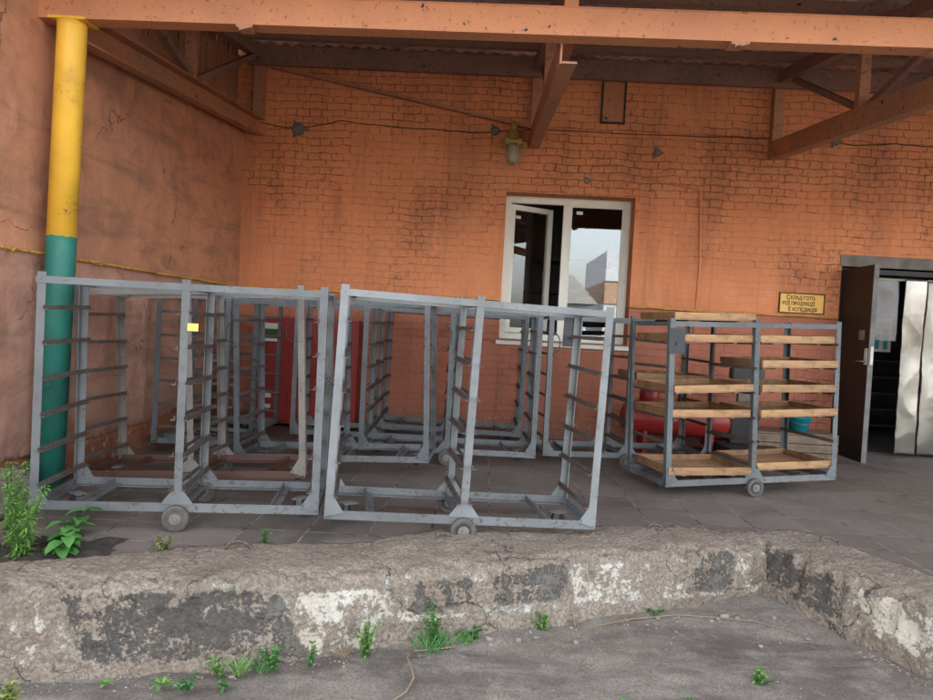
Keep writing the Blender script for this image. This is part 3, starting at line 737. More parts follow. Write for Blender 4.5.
def truss(x, label):
    t = empty('roof_truss', (x, 0, 0), label=label, cat='truss', group='brown steel trusses under the canopy')
    z0, z1, y0, y1 = 2.84, 3.19, BY1 + .004, WY - .004      # chord centre line
    def cz(y): return z0 + (z1 - z0) * (y - y0) / (y1 - y0)
    bm = B()    # channel: web plus two flanges
    obox(bm, (-.045, y0, z0), (-.045, y1, z1), .012, .18)
    for s in (-1, 1): obox(bm, (.006, y0, z0 + s * .084), (.006, y1, z1 + s * .084), .09, .012)
    obj('bottom_chord', bm, M['chord'], t)
    bm = B()
    obox(bm, (0, 3.5, roof_z(3.5) - .13), (0, y1, roof_z(y1) - .13), .09, .12); obj('top_chord', bm, M['rafter'], t)
    for y, w in ((WY - .06, .10), (6.05, .08)):
        bm = B(); box(bm, (-w / 2, y - w / 2, cz(y) + .093), (w / 2, y + w / 2, roof_z(y) - .195)); obj('post', bm, M['chord'], t)
    bm = B(); box(bm, (-.05, BY0 + .01, BZ1 + .005), (.03, BY0 + .09, roof_z(4.3) - .2)); obj('post', bm, M['beam'], t)
    bm = B(); obox(bm, (.03, WY - .4, roof_z(WY - .4) - .2), (.03, 6.12, cz(6.12) + .10), .05, .05); obj('brace', bm, M['rafter'], t)
    bm = B(); obox(bm, (.03, 4.6, roof_z(4.6) - .2), (.03, 5.98, cz(5.98) + .10), .05, .05); obj('brace', bm, M['rafter'], t)
    return t
fb.rotation_euler.y = -.009
truss(-2.56, 'roof truss nearest the left side wall'); truss(.40, 'middle roof truss ending above the brass lamp'); truss(2.93, 'roof truss right of the window'); truss(5.9, 'roof truss above the doorway at the right edge')
bm = B(); obox(bm, (-2.50, WY - .045, 3.84), (.36, WY - .045, 3.31), .03, .085, Vector((0, 1, 0)))
tag(obj('wall_brace', bm, M['chord']), 'thin sloping brace bar across the wall between left and middle trusses', 'brace')
for i, y in enumerate((3.6, 4.75, 5.6, 6.45, 7.25)):
    bm = B(); box(bm, (-2.68, y, roof_z(y) - .072), (9, y + .07, roof_z(y) - .004)); tag(obj('purlin', bm, M['rafter']), ['front purlin out beyond the orange beam', 'purlin just behind the orange beam', 'dark purlin at the middle of the canopy roof', 'dark purlin towards the back of the canopy roof', 'rearmost free purlin before the wall'][i], 'purlin', 'purlins under the canopy roof')
bm = B(); box(bm, (-2.68, WY - .16, roof_z(WY) - .26), (9, WY - .11, roof_z(WY) - .06)); tag(obj('wall_plate', bm, M['rafter']), 'dark timber along the top of the back wall', 'wall plate')
bm = B(); nx = 700; rows = []
for yy in (3.35, WY + .25):
    rows.append([bm.verts.new((-3.1 + 12.4 * i / nx, yy, roof_z(yy) + .018 + .014 * math.sin(i * 12.4 / nx * 2 * PI / .15))) for i in range(nx + 1)])
for i in range(nx): bm.faces.new((rows[0][i], rows[0][i + 1], rows[1][i + 1], rows[1][i]))
bmesh.ops.solidify(bm, geom=bm.faces[:], thickness=.006)
rf = obj('canopy_roof', bm, M['roof'], smooth=False); tag(rf, 'dark corrugated sheet roof of the canopy', 'roof')
bm = B(); box(bm, (-3.1, 3.36, roof_z(3.36) - .22), (9.3, 3.40, roof_z(3.36) - .008)); tag(obj('fascia_board', bm, M['rafter']), 'dark fascia board along the outer edge of the canopy roof', 'fascia')

pp = empty('support_post', (-2.60, 4.335, 0), label='round post painted yellow above and green below beside the left wall', cat='post')
ZS = 1.565
bm = B(); lathe(bm, [(.082, ZS), (.082, 2.80), (.084, 2.835)], n=32); obj('yellow_shaft', bm, M['yellow'], pp, True)
bm = B(); lathe(bm, [(.0835, 0), (.0835, ZS - .05), (.0835, ZS + .001)], n=64)
for v in bm.verts:
    if v.co.z > ZS - .01: v.co.z += .010 * fbm((v.co.x * 30, v.co.y * 30, 0)) + .004 * fbm((v.co.x * 90, v.co.y * 90, 2))
obj('green_shaft', bm, M['green'], pp, True)
bm = B(); box(bm, (-.11, -.07, 2.836), (.11, .09, 2.853)); obj('cap_plate', bm, M['yellow'], pp)
for o_ in pp.children:
    if o_.type == 'MESH' and 'shaft' in o_.name:
        for p in o_.data.polygons: p.use_smooth = abs(p.normal.z) < .5

pp.rotation_euler.y = .016
# lamp
lp = empty('wall_lamp', (.175, WY - .28, 2.86), label='brass coloured caged bulkhead lamp hanging on the wall over the window', cat='lamp')
bm = B(); lathe(bm, [(.02, .36), (.03, .34), (.03, .30), (.045, .285), (.06, .24), (.072, .20), (.072, .19)], n=20); obj('housing', bm, M['brass'], lp, False)
bm = B(); lathe(bm, [(.06, .19), (.115, .186), (.115, .168), (.06, .165)], n=20)
for k in range(6): a = k * PI / 3; box(bm, (.10 * math.cos(a) - .014, .10 * math.sin(a) - .014, .155), (.10 * math.cos(a) + .014, .10 * math.sin(a) + .014, .20))
obj('flange', bm, M['brass'], lp)
bm = B(); lathe(bm, [(.056, .165), (.056, .06), (.05, .03), (.032, .01), (.01, .002)], n=20); obj('glass_dome', bm, M['lampglass'], lp, True)
bm = B()
for k in range(6):
    a = k * PI / 3; tube(bm, [(.066 * math.cos(a), .066 * math.sin(a), .165), (.066 * math.cos(a), .066 * math.sin(a), .05), (.04 * math.cos(a), .04 * math.sin(a), .004), (0, 0, -.008)], .0035, 5)
obj('cage', bm, M['brass'], lp)
bm = B(); tube(bm, [(0, 0, .355), (0, .02, .375), (0, .1, .38), (0, .218, .36)], .014, 8); box(bm, (-.03, .205, .33), (.03, .219, .40)); obj('bracket', bm, M['brass'], lp)

lp.scale = (1.25, 1.25, 1.18)
# ------------------------------------------------------------------ racks
L, W, HT = 1.475, .593, 1.307
LV = [.215, .40, .585, .77, .955, 1.14]
def angle_bar(bm, p0, p1, s1, s2, w, t=.005):
    """L section: flange w along s1 and flange w along s2, corner on the line p0-p1"""
    p0, p1, s1, s2 = map(Vector, (p0, p1, s1, s2))
    pr = [(0, 0), (w, 0), (w, t), (t, t), (t, w), (0, w)]
    a = [bm.verts.new(p0 + s1 * u + s2 * v) for u, v in pr]; c = [bm.verts.new(p1 + s1 * u + s2 * v) for u, v in pr]
    for i in range(6): bm.faces.new((a[i], a[(i + 1) % 6], c[(i + 1) % 6], c[i]))
    bm.faces.new(a[::-1]); bm.faces.new(c)
def prism(bm, pts, y0, y1):
    a = [bm.verts.new((x, y0, z)) for x, z in pts]; c = [bm.verts.new((x, y1, z)) for x, z in pts]
    n = len(pts)
    for i in range(n): bm.faces.new((a[i], a[(i + 1) % n], c[(i + 1) % n], c[i]))
    bm.faces.new(a[::-1]); bm.faces.new(c)
def fix(bm): bmesh.ops.recalc_face_normals(bm, faces=bm.faces[:]); return bm
def make_rack(mp, mr, mrail, seed, skip=()):
    rr = random.Random(seed)
    root = empty('bread_rack', (0, 0, 0))
    hx, hy = L / 2, W / 2
    bm = B()
    for s in (-1, 1):
        # side rail: channel
        y = s * hy
        box(bm, (-hx, min(y, y - s * .006), .098), (hx, max(y, y - s * .006), .145))
        box(bm, (-hx, min(y - s * .006, y - s * .045), .098), (hx, max(y - s * .006, y - s * .045), .104))
    for s in (-1, 1):
        x = s * hx
        box(bm, (min(x, x - s * .006), -hy + .046, .1), (max(x, x - s * .006), hy - .046, .143))
        box(bm, (min(x - s * .006, x - s * .045), -hy + .046, .1), (max(x - s * .006, x - s * .045), hy - .046, .106))
        xc = s * (hx - .24)
        box(bm, (xc - .022, -hy + .0065, .106), (xc + .022, hy - .0065, .112)); box(bm, (xc - .022, -hy + .0065, .112), (xc - .016, hy - .0065, .14))
    box(bm, (-.03, -hy + .0065, .106), (.03, hy - .0065, .112)); box(bm, (-.03, -hy + .0065, .112), (-.024, hy - .0065, .14))
    obj('base_frame', fix(bm), mrail, root)
    for sx in (-1, 0, 1):
        for sy in (-1, 1):
            bm = B(); w = .042
            d = 1 if sx <= 0 else -1
            x0 = -w / 2 if sx == 0 else sx * hx
            y0 = sy * (hy + .003)
            lean = rr.uniform(-.006, .006)
            angle_bar(bm, (x0, y0, .115 if sx else .12), (x0 + lean, y0 + rr.uniform(-.003, .003), HT + (.022 if sy < 0 else .012)), (d, 0, 0), (0, -sy, 0), w, .005)
            po = obj('post', fix(bm), mp, root)
            g = .085
            yy0, yy1 = sorted((y0 + sy * .0045, y0 + sy * .0005))
            bm = B()
            if sx == 0: prism(bm, [(-g, .14), (g, .14), (g * .38, .21), (-g * .38, .21)], yy0, yy1)
            else: prism(bm, [(x0, .11), (x0 + d * g * 1.2, .138), (x0 + d * g * 1.1, .146), (x0 + d * w, .225), (x0, .225)], yy0, yy1)
            obj('gusset', fix(bm), mp, po)
    for s in (-1, 1):
        bm = B(); angle_bar(bm, (-hx, s * (hy + .0035), HT), (hx, s * (hy + .0035), HT), (0, -s, 0), (0, 0, -1), .036, .005); obj('top_rail', fix(bm), mp, root)
    for s in (-1, 0, 1):
        x = s * (hx - .05) - (.015 if s == 0 else 0)
        bm = B(); box(bm, (x, -hy + .04, HT - .03), (x + .03, hy - .04, HT - .006)); obj('cross_bar', bm, mp, root)
    # runners carrying the trays
    for sx in (-1, 0, 1):
        for i, z in enumerate(LV):
            if (sx, i) in skip: continue
            bm = B(); o0, o1 = rr.uniform(0.0, .03), rr.uniform(-.01, .02); dz = rr.uniform(-.006, .006)
            for dd in ((1,) if sx < 0 else (-1,) if sx > 0 else (1, -1)):
                x = (sx * (hx - .044)) if sx else dd * .0225
                angle_bar(bm, (x, -hy - .004 - o0, z + dz), (x, hy + .004 + o1, z - dz), (dd, 0, 0), (0, 0, 1), .022, .004)
            obj('tray_runner', fix(bm), M['runner'], root)
    # big centre wheels
    for s in (-1, 1):
        y = s * (hy + .022)
        bm = B(); lathe(bm, [(.056, -.016), (.068, -.014), (.070, -.010), (.070, .010), (.068, .014), (.056, .016), (.052, .006), (.05, -.006)][:6], (0, 0, 0), 'y', 32)
        wh = obj('wheel', bm, M['wheel'], root, False); wh.location = (0, y, .070)
        bm = B(); lathe(bm, [(.030, -.021), (.030, .021)], (0, 0, 0), 'y', 20); lathe(bm, [(.012, -.028), (.012, .028)], (0, 0, 0), 'y', 12)
        for k in range(3): a = k * 2.094 + .5; lathe(bm, [(.005, -.024), (.005, .024)], (.021 * math.cos(a), 0, .021 * math.sin(a)), 'y', 8)
        obj('hub', bm, M['hub'], wh)
        bm = B(); lathe(bm, [(.044, -.0175), (.044, .0175)], (0, 0, 0), 'y', 24); obj('disc', bm, M['rubber' if seed % 2 else 'wheel'], wh)
    bm = B(); tube(bm, [(0, -hy, .07), (0, hy, .07)], .012, 8); obj('axle', bm, M['runner'], root)
    for s in (-1, 1):
        x = s * (hx - .125)
        bm = B(); lathe(bm, [(.030, -.012), (.045, -.010), (.045, .010), (.030, .012)], (0, 0, 0), 'y', 20); cw = obj('caster_wheel', bm, M['rubber'], root); cw.location = (x, 0, .072); cw.rotation_euler.z = rr.uniform(-1, 1)
        bm = B(); box(bm, (-.03, -.045, .04), (.03, .045, .046)); box(bm, (-.018, -.02, -.01), (.018, -.015, .04)); box(bm, (-.018, .015, -.01), (.018, .02, .04))
        obj('fork', bm, M['rack_light'], cw)
    return root
def place(root, X, Y, yaw, tilt):
    Rm = Matrix.Rotation(yaw, 4, 'Z') @ Matrix.Rotation(tilt, 4, 'Y')
    piv = Vector((0, 0, .07)); loc = Vector((X, Y, .07)) - Rm @ piv
    m = Matrix.Translation(loc) @ Rm; root.matrix_world = m; root.location = loc; root.rotation_euler = Rm.to_euler()
    return m
def copy_tree(o, parent=None, deep=True):
    c = o.copy(); C.objects.link(c); c.parent = parent
    for ch in list(o.children): copy_tree(ch, c)
    return c
GR = 'steel bread racks parked under the canopy'
p_blue = make_rack(M['rack'], M['rack'], M['rack'], 2)
p_blue2 = make_rack(M['rack_light'], M['rack_light'], M['rack'], 5)
p_dim = make_rack(M['rack_dim'], M['rack_dim'], M['rack'], 4)
p_rust = make_rack(M['rusty'], M['rusty'], M['rust'], 6, skip=[(1, i) for i in range(6)])
p_h = make_rack(M['rack_dim'], M['rack_dim'], M['rack'], 9)
def rk(o, X, Y, yaw, tilt, label):
    m = place(o, X, Y, yaw, tilt); tag(o, label, 'rack', GR); return m
rk(p_blue, -1.626, 4.093, .145, -.003, 'empty blue grey rack at the front left beside the yellow and green post')
rk(p_blue2, -.120, 4.189, .172, .026, 'empty pale grey rack leaning right at the front in the middle')
rk(p_rust, -1.84, 4.90, .015, -.053, 'rusty beige rack right behind the front left rack')
rk(p_dim, -1.104, 5.72, -.019, -.043, 'dull grey rack behind the rusty beige one')
rk(copy_tree(p_dim), -.282, 6.335, .034, 0, 'dull grey rack seen through the front middle rack, left of the window')
rk(copy_tree(p_blue), 1.237, 6.627, .121, -.008, 'empty rack standing just below and right of the window')
rk(copy_tree(p_blue), -1.02, 6.95, .03, -.004, 'grey rack deep in the row in front of the red cabinet')
rk(copy_tree(p_dim), -.332, 7.565, 0, .014, 'rearmost grey rack against the back wall left of the window')
rk(copy_tree(p_dim), -2.335, 6.50, PI / 2, .0, 'rack parked end on in the corner by the left wall')
mh = rk(p_h, 1.99, 5.817, .284, -.035, 'rack loaded with wooden trays at the right, before the sign')
# individual fittings
bm = B(); box(bm, (-.665, -W / 2 - .012, HT - .235), (-.535, -W / 2 - .008, HT - .05)); o = obj('number_plate', bm, M['plate'], p_h)
o.location.x = -.085
bm = B(); box(bm, (L / 2 - .10, W / 2 + .006, HT - .22), (L / 2 + .02, W / 2 + .010, HT - .02)); obj('number_plate', bm, M['plate'], p_blue2)
bm = B(); box(bm, (.02, -W / 2 - .012, 1.06), (.075, -W / 2 - .009, 1.10)); obj('paper_tag', bm, M['signm'], p_blue)

def bent(name, pts, r, mat, label, cat, group=None):
    bm = B(); tube(bm, pts, r, 6); return tag(obj(name, bm, mat, smooth=True), label, cat, group)
# wire tie between the two front racks
P = []
for i in range(90):
    a = i * .42; P.append((-.885 + .035 * math.cos(a) + .02 * math.sin(i * .17), 4.10 + .03 * math.sin(a), .815 + .03 * math.sin(i * .31) + .012 * math.cos(a * 2.3)))
bent('wire_tie', P, .004, M['runner'], 'knotted wire tying the two front racks together', 'wire')
# wire hooks hanging on racks in the middle
for (x, y, z, sx, lb) in ((-1.86, 5.43, 1.02, -1, 'thin wire hook on the left end of the dull grey rack'), (-1.745, 6.66, 1.03, -1, 'thin wire hook on the rack before the red cabinet'), (-.365, 6.02, 1.08, 1, 'thin wire loop on the rack left of the window'), (.555, 6.30, 1.06, 1, 'thin wire loop on the rack below the window')):
    P = [(x + sx * .085 * math.sin(t), y - .01, z + .10 * math.cos(t)) for t in [PI * i / 14 for i in range(15)]]
    bent('wire_hook', P, .005, M['runner'], lb, 'hook', 'wire hooks on the racks')

# ------------------------------------------------------------------ trays
def make_tray(front, dark, seed):
    rr = random.Random(seed); t = empty('wooden_tray'); tw, td, th = .672, .55, .046
    bm = B(); box(bm, (-tw / 2, -td / 2, 0), (tw / 2, -td / 2 + .018, th), bev=.002); obj('front_board', bm, front, t)
    bm = B(); box(bm, (-tw / 2, td / 2 - .018, 0), (tw / 2, td / 2, th), bev=.002); obj('back_board', bm, dark, t)
    for s in (-1, 1):
        bm = B(); x = s * (tw / 2 - .009); box(bm, (x - .009, -td / 2 + .0185, 0), (x + .009, td / 2 - .0185, th), bev=.002); obj('side_board', bm, dark, t)
    bm = B(); y = -td / 2
    while y < td / 2 - .03:
        w = .048; box(bm, (-tw / 2, y, -.0105), (tw / 2, min(y + w, td / 2), -.0005)); y += w + rr.uniform(.012, .028)
    obj('slat_bottom', bm, M['slat'], t)
    bm = B()
    for x in (-.2, .2): box(bm, (x - .015, -td / 2 + .02, -.022), (x + .015, td / 2 - .02, -.011))
    obj('batten', bm, dark, t)
    return t
tA = make_tray(M['tray'], M['tray_dark'], 1); tB = make_tray(M['tray_mid'], M['tray_dark'], 2)
GT = 'wooden bread trays on the right hand rack'
used = set()
def put_tray(src, m, lx, ly, z, rz, ry, label):
    o = src if src.name not in used else copy_tree(src)
    used.add(src.name)
    mm = m @ Matrix.Translation((lx, ly, z)) @ Matrix.Rotation(rz, 4, 'Z') @ Matrix.Rotation(ry, 4, 'Y')
    o.location = mm.to_translation(); o.rotation_euler = mm.to_euler(); tag(o, label, 'tray', GT)
ZT = .022 + .006
bx = L / 4 - .004
put_tray(tA, mh, -bx, .0, LV[5] + ZT, 0, 0, 'wooden tray highest inside the left bay of the loaded rack')
put_tray(tA, mh, -bx, -.03, LV[3] + ZT, .025, -.012, 'wooden tray at mid height in the left bay, fourth level up')
put_tray(tA, mh, -bx - .012, -.02, LV[2] + ZT, -.02, .01, 'wooden tray in the left bay just above the empty gap')
put_tray(tB, mh, -bx - .01, -.05, LV[0] - .025, -.045, .02, 'dark weathered tray lying low in the left bay')
put_tray(tA, mh, -.33, .02, HT + .022, -.02, .0, 'wooden tray laid on top of the loaded rack')
put_tray(tA, mh, bx, -.01, LV[5] + ZT, 0, 0, 'wooden tray highest in the right bay of the loaded rack')
put_tray(tA, mh, bx, -.05, LV[4] + ZT, 0, .0, 'wooden tray second from the top in the right bay, pulled forward')
put_tray(tB, mh, bx, -.04, LV[3] + ZT, .018, .008, 'wooden tray in the middle of the right bay')
put_tray(tA, mh, bx, -.06, LV[2] + ZT, -.012, -.008, 'wooden tray in the right bay above the turquoise bucket')
put_tray(tA, mh, bx, -.02, LV[0] - .01, .0, .0, 'bright wooden tray at the bottom of the right bay')
mg_ = Matrix.Translation((1.237, 6.627, 0)) @ Matrix.Rotation(.121, 4, 'Z')
put_tray(tB, mg_, bx + .02, -.02, LV[3] + ZT, 0, 0, 'tray on the rack below the window, seen left of the loaded rack')

# ------------------------------------------------------------------ things along the wall
cb = empty('metal_cabinet', (-1.87, WY - .02, .04), label='tall ribbed red metal cabinet against the back wall behind the racks', cat='cabinet')
bm = B(); box(bm, (-.54, -.26, 0), (.54, 0, 1.12), bev=.006); obj('carcass', bm, M['red'], cb)
for s in (-1, 1):
    bm = B(); x0, x1 = sorted((s * .01, s * .52)); box(bm, (x0, -.272, .03), (x1, -.261, 1.09), bev=.003)
    for k in range(4): xx = x0 + .06 + k * .125; box(bm, (xx, -.284, .06), (xx + .03, -.2725, 1.06), bev=.003)
    d = obj('cabinet_door', bm, M['red'], cb)
    bm = B(); tube(bm, [(s * .05, -.273, .62), (s * .05, -.31, .62), (s * .05, -.31, .50), (s * .05, -.273, .50)], .007, 6); obj('handle', bm, M['hub'], d)
bm = B(); box(bm, (-.47, -.292, .86), (-.28, -.286, 1.05)); nn = obj('notice', bm, M['paper'], cb)
bm = B(); box(bm, (-.45, -.295, .89), (-.30, -.2925, .99)); obj('notice_panel', bm, M['leaf2'], nn)
bm = B(); box(bm, (-.42, -.292, .27), (-.35, -.286, .32)); box(bm, (-.42, -.292, .16), (-.35, -.286, .20)); obj('sticker', bm, M['paper'], cb)

tk = empty('red_tank', (1.97, 7.45, 0), label='red horizontal tank on feet on the floor behind the loaded rack', cat='tank')
bm = B(); r = .17; prof = [(.02, -.56), (.08, -.55), (.13, -.52), (.16, -.47), (.17, -.42), (.17, .42), (.16, .47), (.13, .52), (.08, .55), (.02, .56)]
lathe(bm, prof, (0, 0, .34), 'x', 28); obj('shell', bm, M['red_tank'], tk, True)
for x in (-.33, .33):
    bm = B(); box(bm, (x - .02, -.15, .0), (x + .02, .15, .22)); obj('foot', bm, M['red'], tk)
    bm = B(); lathe(bm, [(.173, -.015), (.173, .015)], (x, 0, .34), 'x', 28); obj('strap', bm, M['red'], tk)
bm = B(); lathe(bm, [(.10, .45), (.10, .60), (.08, .64), (.03, .66)], (-.28, 0, 0), 'z', 20); obj('dome', bm, M['red_tank'], tk, True)
bm = B(); tube(bm, [(-.28, 0, .66), (-.28, 0, .74), (-.2, 0, .79)], .012, 8); obj('valve', bm, M['brass'], tk)

wsn = empty('floor_scale', (2.62, 7.15, 0), label='dark platform scale with column and dial head behind the loaded rack', cat='scale')
bm = B(); box(bm, (-.28, -.3, .03), (.28, .3, .15), bev=.01); obj('platform', bm, M['plate'], wsn)
bm = B(); box(bm, (-.14, .16, .151), (.14, .28, .48), bev=.01); obj('pedestal', bm, M['shelf'], wsn)
bm = B(); box(bm, (-.07, .2, .481), (.07, .26, .78), bev=.005); obj('column', bm, M['junction'], wsn)
bm = B(); box(bm, (-.16, .14, .781), (.16, .26, .90), bev=.012); h_ = obj('dial_head', bm, M['plate'], wsn)
bm = B(); box(bm, (-.11, .136, .81), (.11, .1395, .87)); obj('display', bm, M['darkwin'], h_)
for x in (-.22, .22):
    for y in (-.24, .24): bm = B(); lathe(bm, [(.02, 0), (.02, .03)], (x, y, 0), 'z', 10); obj('foot', bm, M['rubber'], wsn)

bx_ = empty('wooden_box', (3.12, 7.45, 0), label='low weathered wooden box on the floor below the sign', cat='box')
bm = B()
for k in range(3): box(bm, (-.40, -.2, .02 + k * .085), (.40, -.182, .02 + k * .085 + .078), bev=.002); box(bm, (-.40, .182, .02 + k * .085), (.40, .2, .02 + k * .085 + .078), bev=.002)
obj('side_boards', bm, M['box'], bx_)
bm = B()
for k in range(4): box(bm, (-.40, -.2 + k * .102, .273), (.40, -.2 + k * .102 + .094, .288), bev=.002)
obj('lid', bm, M['box'], bx_)
for s in (-1, 1):
    bm = B(); box(bm, (s * .39 - .01, -.18, .0), (s * .39 + .008, .18, .27)); obj('end_board', bm, M['box'], bx_)
bk = empty('bucket', (3.19, 7.42, .289), label='turquoise plastic bucket standing on the low wooden box', cat='bucket')
bm = B(); lathe(bm, [(.085, 0), (.118, .14), (.125, .142), (.125, .15), (.114, .15), (.082, .008)], n=28)
obj('pail', bm, M['bucket'], bk, True)
bm = B(); tube(bm, [(.122 * math.cos(t), -.02 - .0 * t, .14 - .06 * math.sin(t) - .0) for t in [PI * i / 12 for i in range(13)]], .004, 6)
for v in bm.verts: v.co.y -= .12 * math.sin(min(PI, max(0, (v.co.x + .122) / .244 * PI)))
obj('handle', bm, M['hub'], bk)
sw = empty('wall_switch', (2.13, WY, 1.17), label='small grey switch box on the back wall right of the window', cat='switch')
bm = B(); box(bm, (-.035, -.05, -.06), (.035, 0, .06), bev=.006); obj('switch_case', bm, M['paper'], sw)
bm = B(); box(bm, (-.01, -.062, -.02), (.01, -.0505, .02)); obj('toggle', bm, M['black'], sw)

# ------------------------------------------------------------------ small things on the kerb and ground
def loop_iron(x, y, rz, label, s=.055):
    P = [(s * math.cos(t) * .8, .012 * math.sin(t * 2), s * .55 * math.sin(t) - .01) for t in [PI * i / 12 for i in range(13)]]
    bm = B(); tube(bm, P, .007, 6); o = obj('lifting_loop', bm, M['runner'], smooth=True); o.location = (x, y, .052); o.rotation_euler = (-.7, 0, rz)
    tag(o, label, 'iron loop', 'iron lifting loops in the kerb')
loop_iron(-.16, 3.80, .1, 'bent iron loop on the middle kerb block below the front racks')
loop_iron(1.05, 4.24, -.3, 'iron loop near the right end of the middle kerb block', .06)
loop_iron(-1.12, 3.42, .3, 'rusty iron loop lying on the left kerb block', .075)
loop_iron(2.02, 4.18, -.5, 'iron loop on the right kerb block by the paving', .06)
def gz(x, y): return ground_h(x, y)
tw = [(-.245, 3.16), (-.262, 3.08), (-.235, 3.0), (-.215, 2.9), (-.235, 2.80), (-.28, 2.73), (-.33, 2.69)]
bent('twig', [(x, y, gz(x, y) + .012 + .006 * (i % 2)) for i, (x, y) in enumerate(tw)], [.004, .004, .005, .005, .004, .004, .003], M['twig'], 'curved dry stick on the ground below the middle kerb block', 'twig')
tw = [(.55, 3.52), (.8, 3.62), (1.05, 3.70), (1.25, 3.70), (1.42, 3.66), (1.6, 3.55)]
bent('twig', [(x, y, gz(x, y) + .010) for x, y in tw], [.002, .003, .003, .003, .002, .002], M['twig'], 'long thin straw lying near the inner kerb corner', 'twig')
tw = [(-.24, 3.17), (-.15, 3.19), (-.06, 3.22)]
bent('twig', [(x, y, gz(x, y) + .012) for x, y in tw], .004, M['twig'], 'short reddish twig beside the curved stick', 'twig')
bm = B()
kl = [(-2.0, 2.85), (-1.2, 2.98), (-.4, 3.3), (.3, 3.52), (1.0, 3.78), (1.45, 3.95), (1.75, 3.65), (2.0, 3.1)]
def kerb_front(t):
    t *= len(kl) - 1; i = min(int(t), len(kl) - 2); f_ = t - i
    return kl[i][0] + (kl[i + 1][0] - kl[i][0]) * f_, kl[i][1] + (kl[i + 1][1] - kl[i][1]) * f_
for i in range(900):
    if R.random() < .55:
        x, y = kerb_front(R.random()); y -= abs(R.gauss(0, .10)) + .04; s = R.uniform(.002, .006)
    else: x = R.uniform(-2.2, 2.2); y = R.uniform(1.9, 3.6); s = R.uniform(.002, .005)
    if x > .9 and y > 3.75 or (x > 1.7 and y > 3.4): continue
    if R.random() < .04: s *= 2.4
    r_ = bmesh.ops.create_icosphere(bm, subdivisions=1, radius=s); c0 = Vector((x, y, gz(x, y) + s * .3))
    sc_ = Vector((R.uniform(.7, 1.5), R.uniform(.7, 1.4), R.uniform(.4, .8)))
    for v in r_['verts']: v.co = Vector((v.co.x * sc_.x, v.co.y * sc_.y, v.co.z * sc_.z)) * R.uniform(.85, 1.15) + c0
tag(obj('gravel', bm, M['pebble']), kind='stuff', label='fine grit and pebbles scattered along the foot of the kerb', cat='gravel')
for i, (x, y, s) in enumerate(((1.30, 3.74, .022), (1.36, 3.72, .017), (1.25, 3.70, .015), (1.62, 3.50, .013))):
    o = lump('wood_chip', (-s, -s * .7, 0), (s, s * .7, s * .8), M['pebble'], i, .004, 1); o.location = (x, y, gz(x, y)); o.rotation_euler.z = i
    tag(o, ['largest pale chip in the kerb corner litter', 'white chip beside the largest pale chip in the kerb corner', 'left pale chip in the kerb corner litter', 'lone pale chip right of the kerb corner litter'][i], 'chip', 'pale chips in the kerb corner')

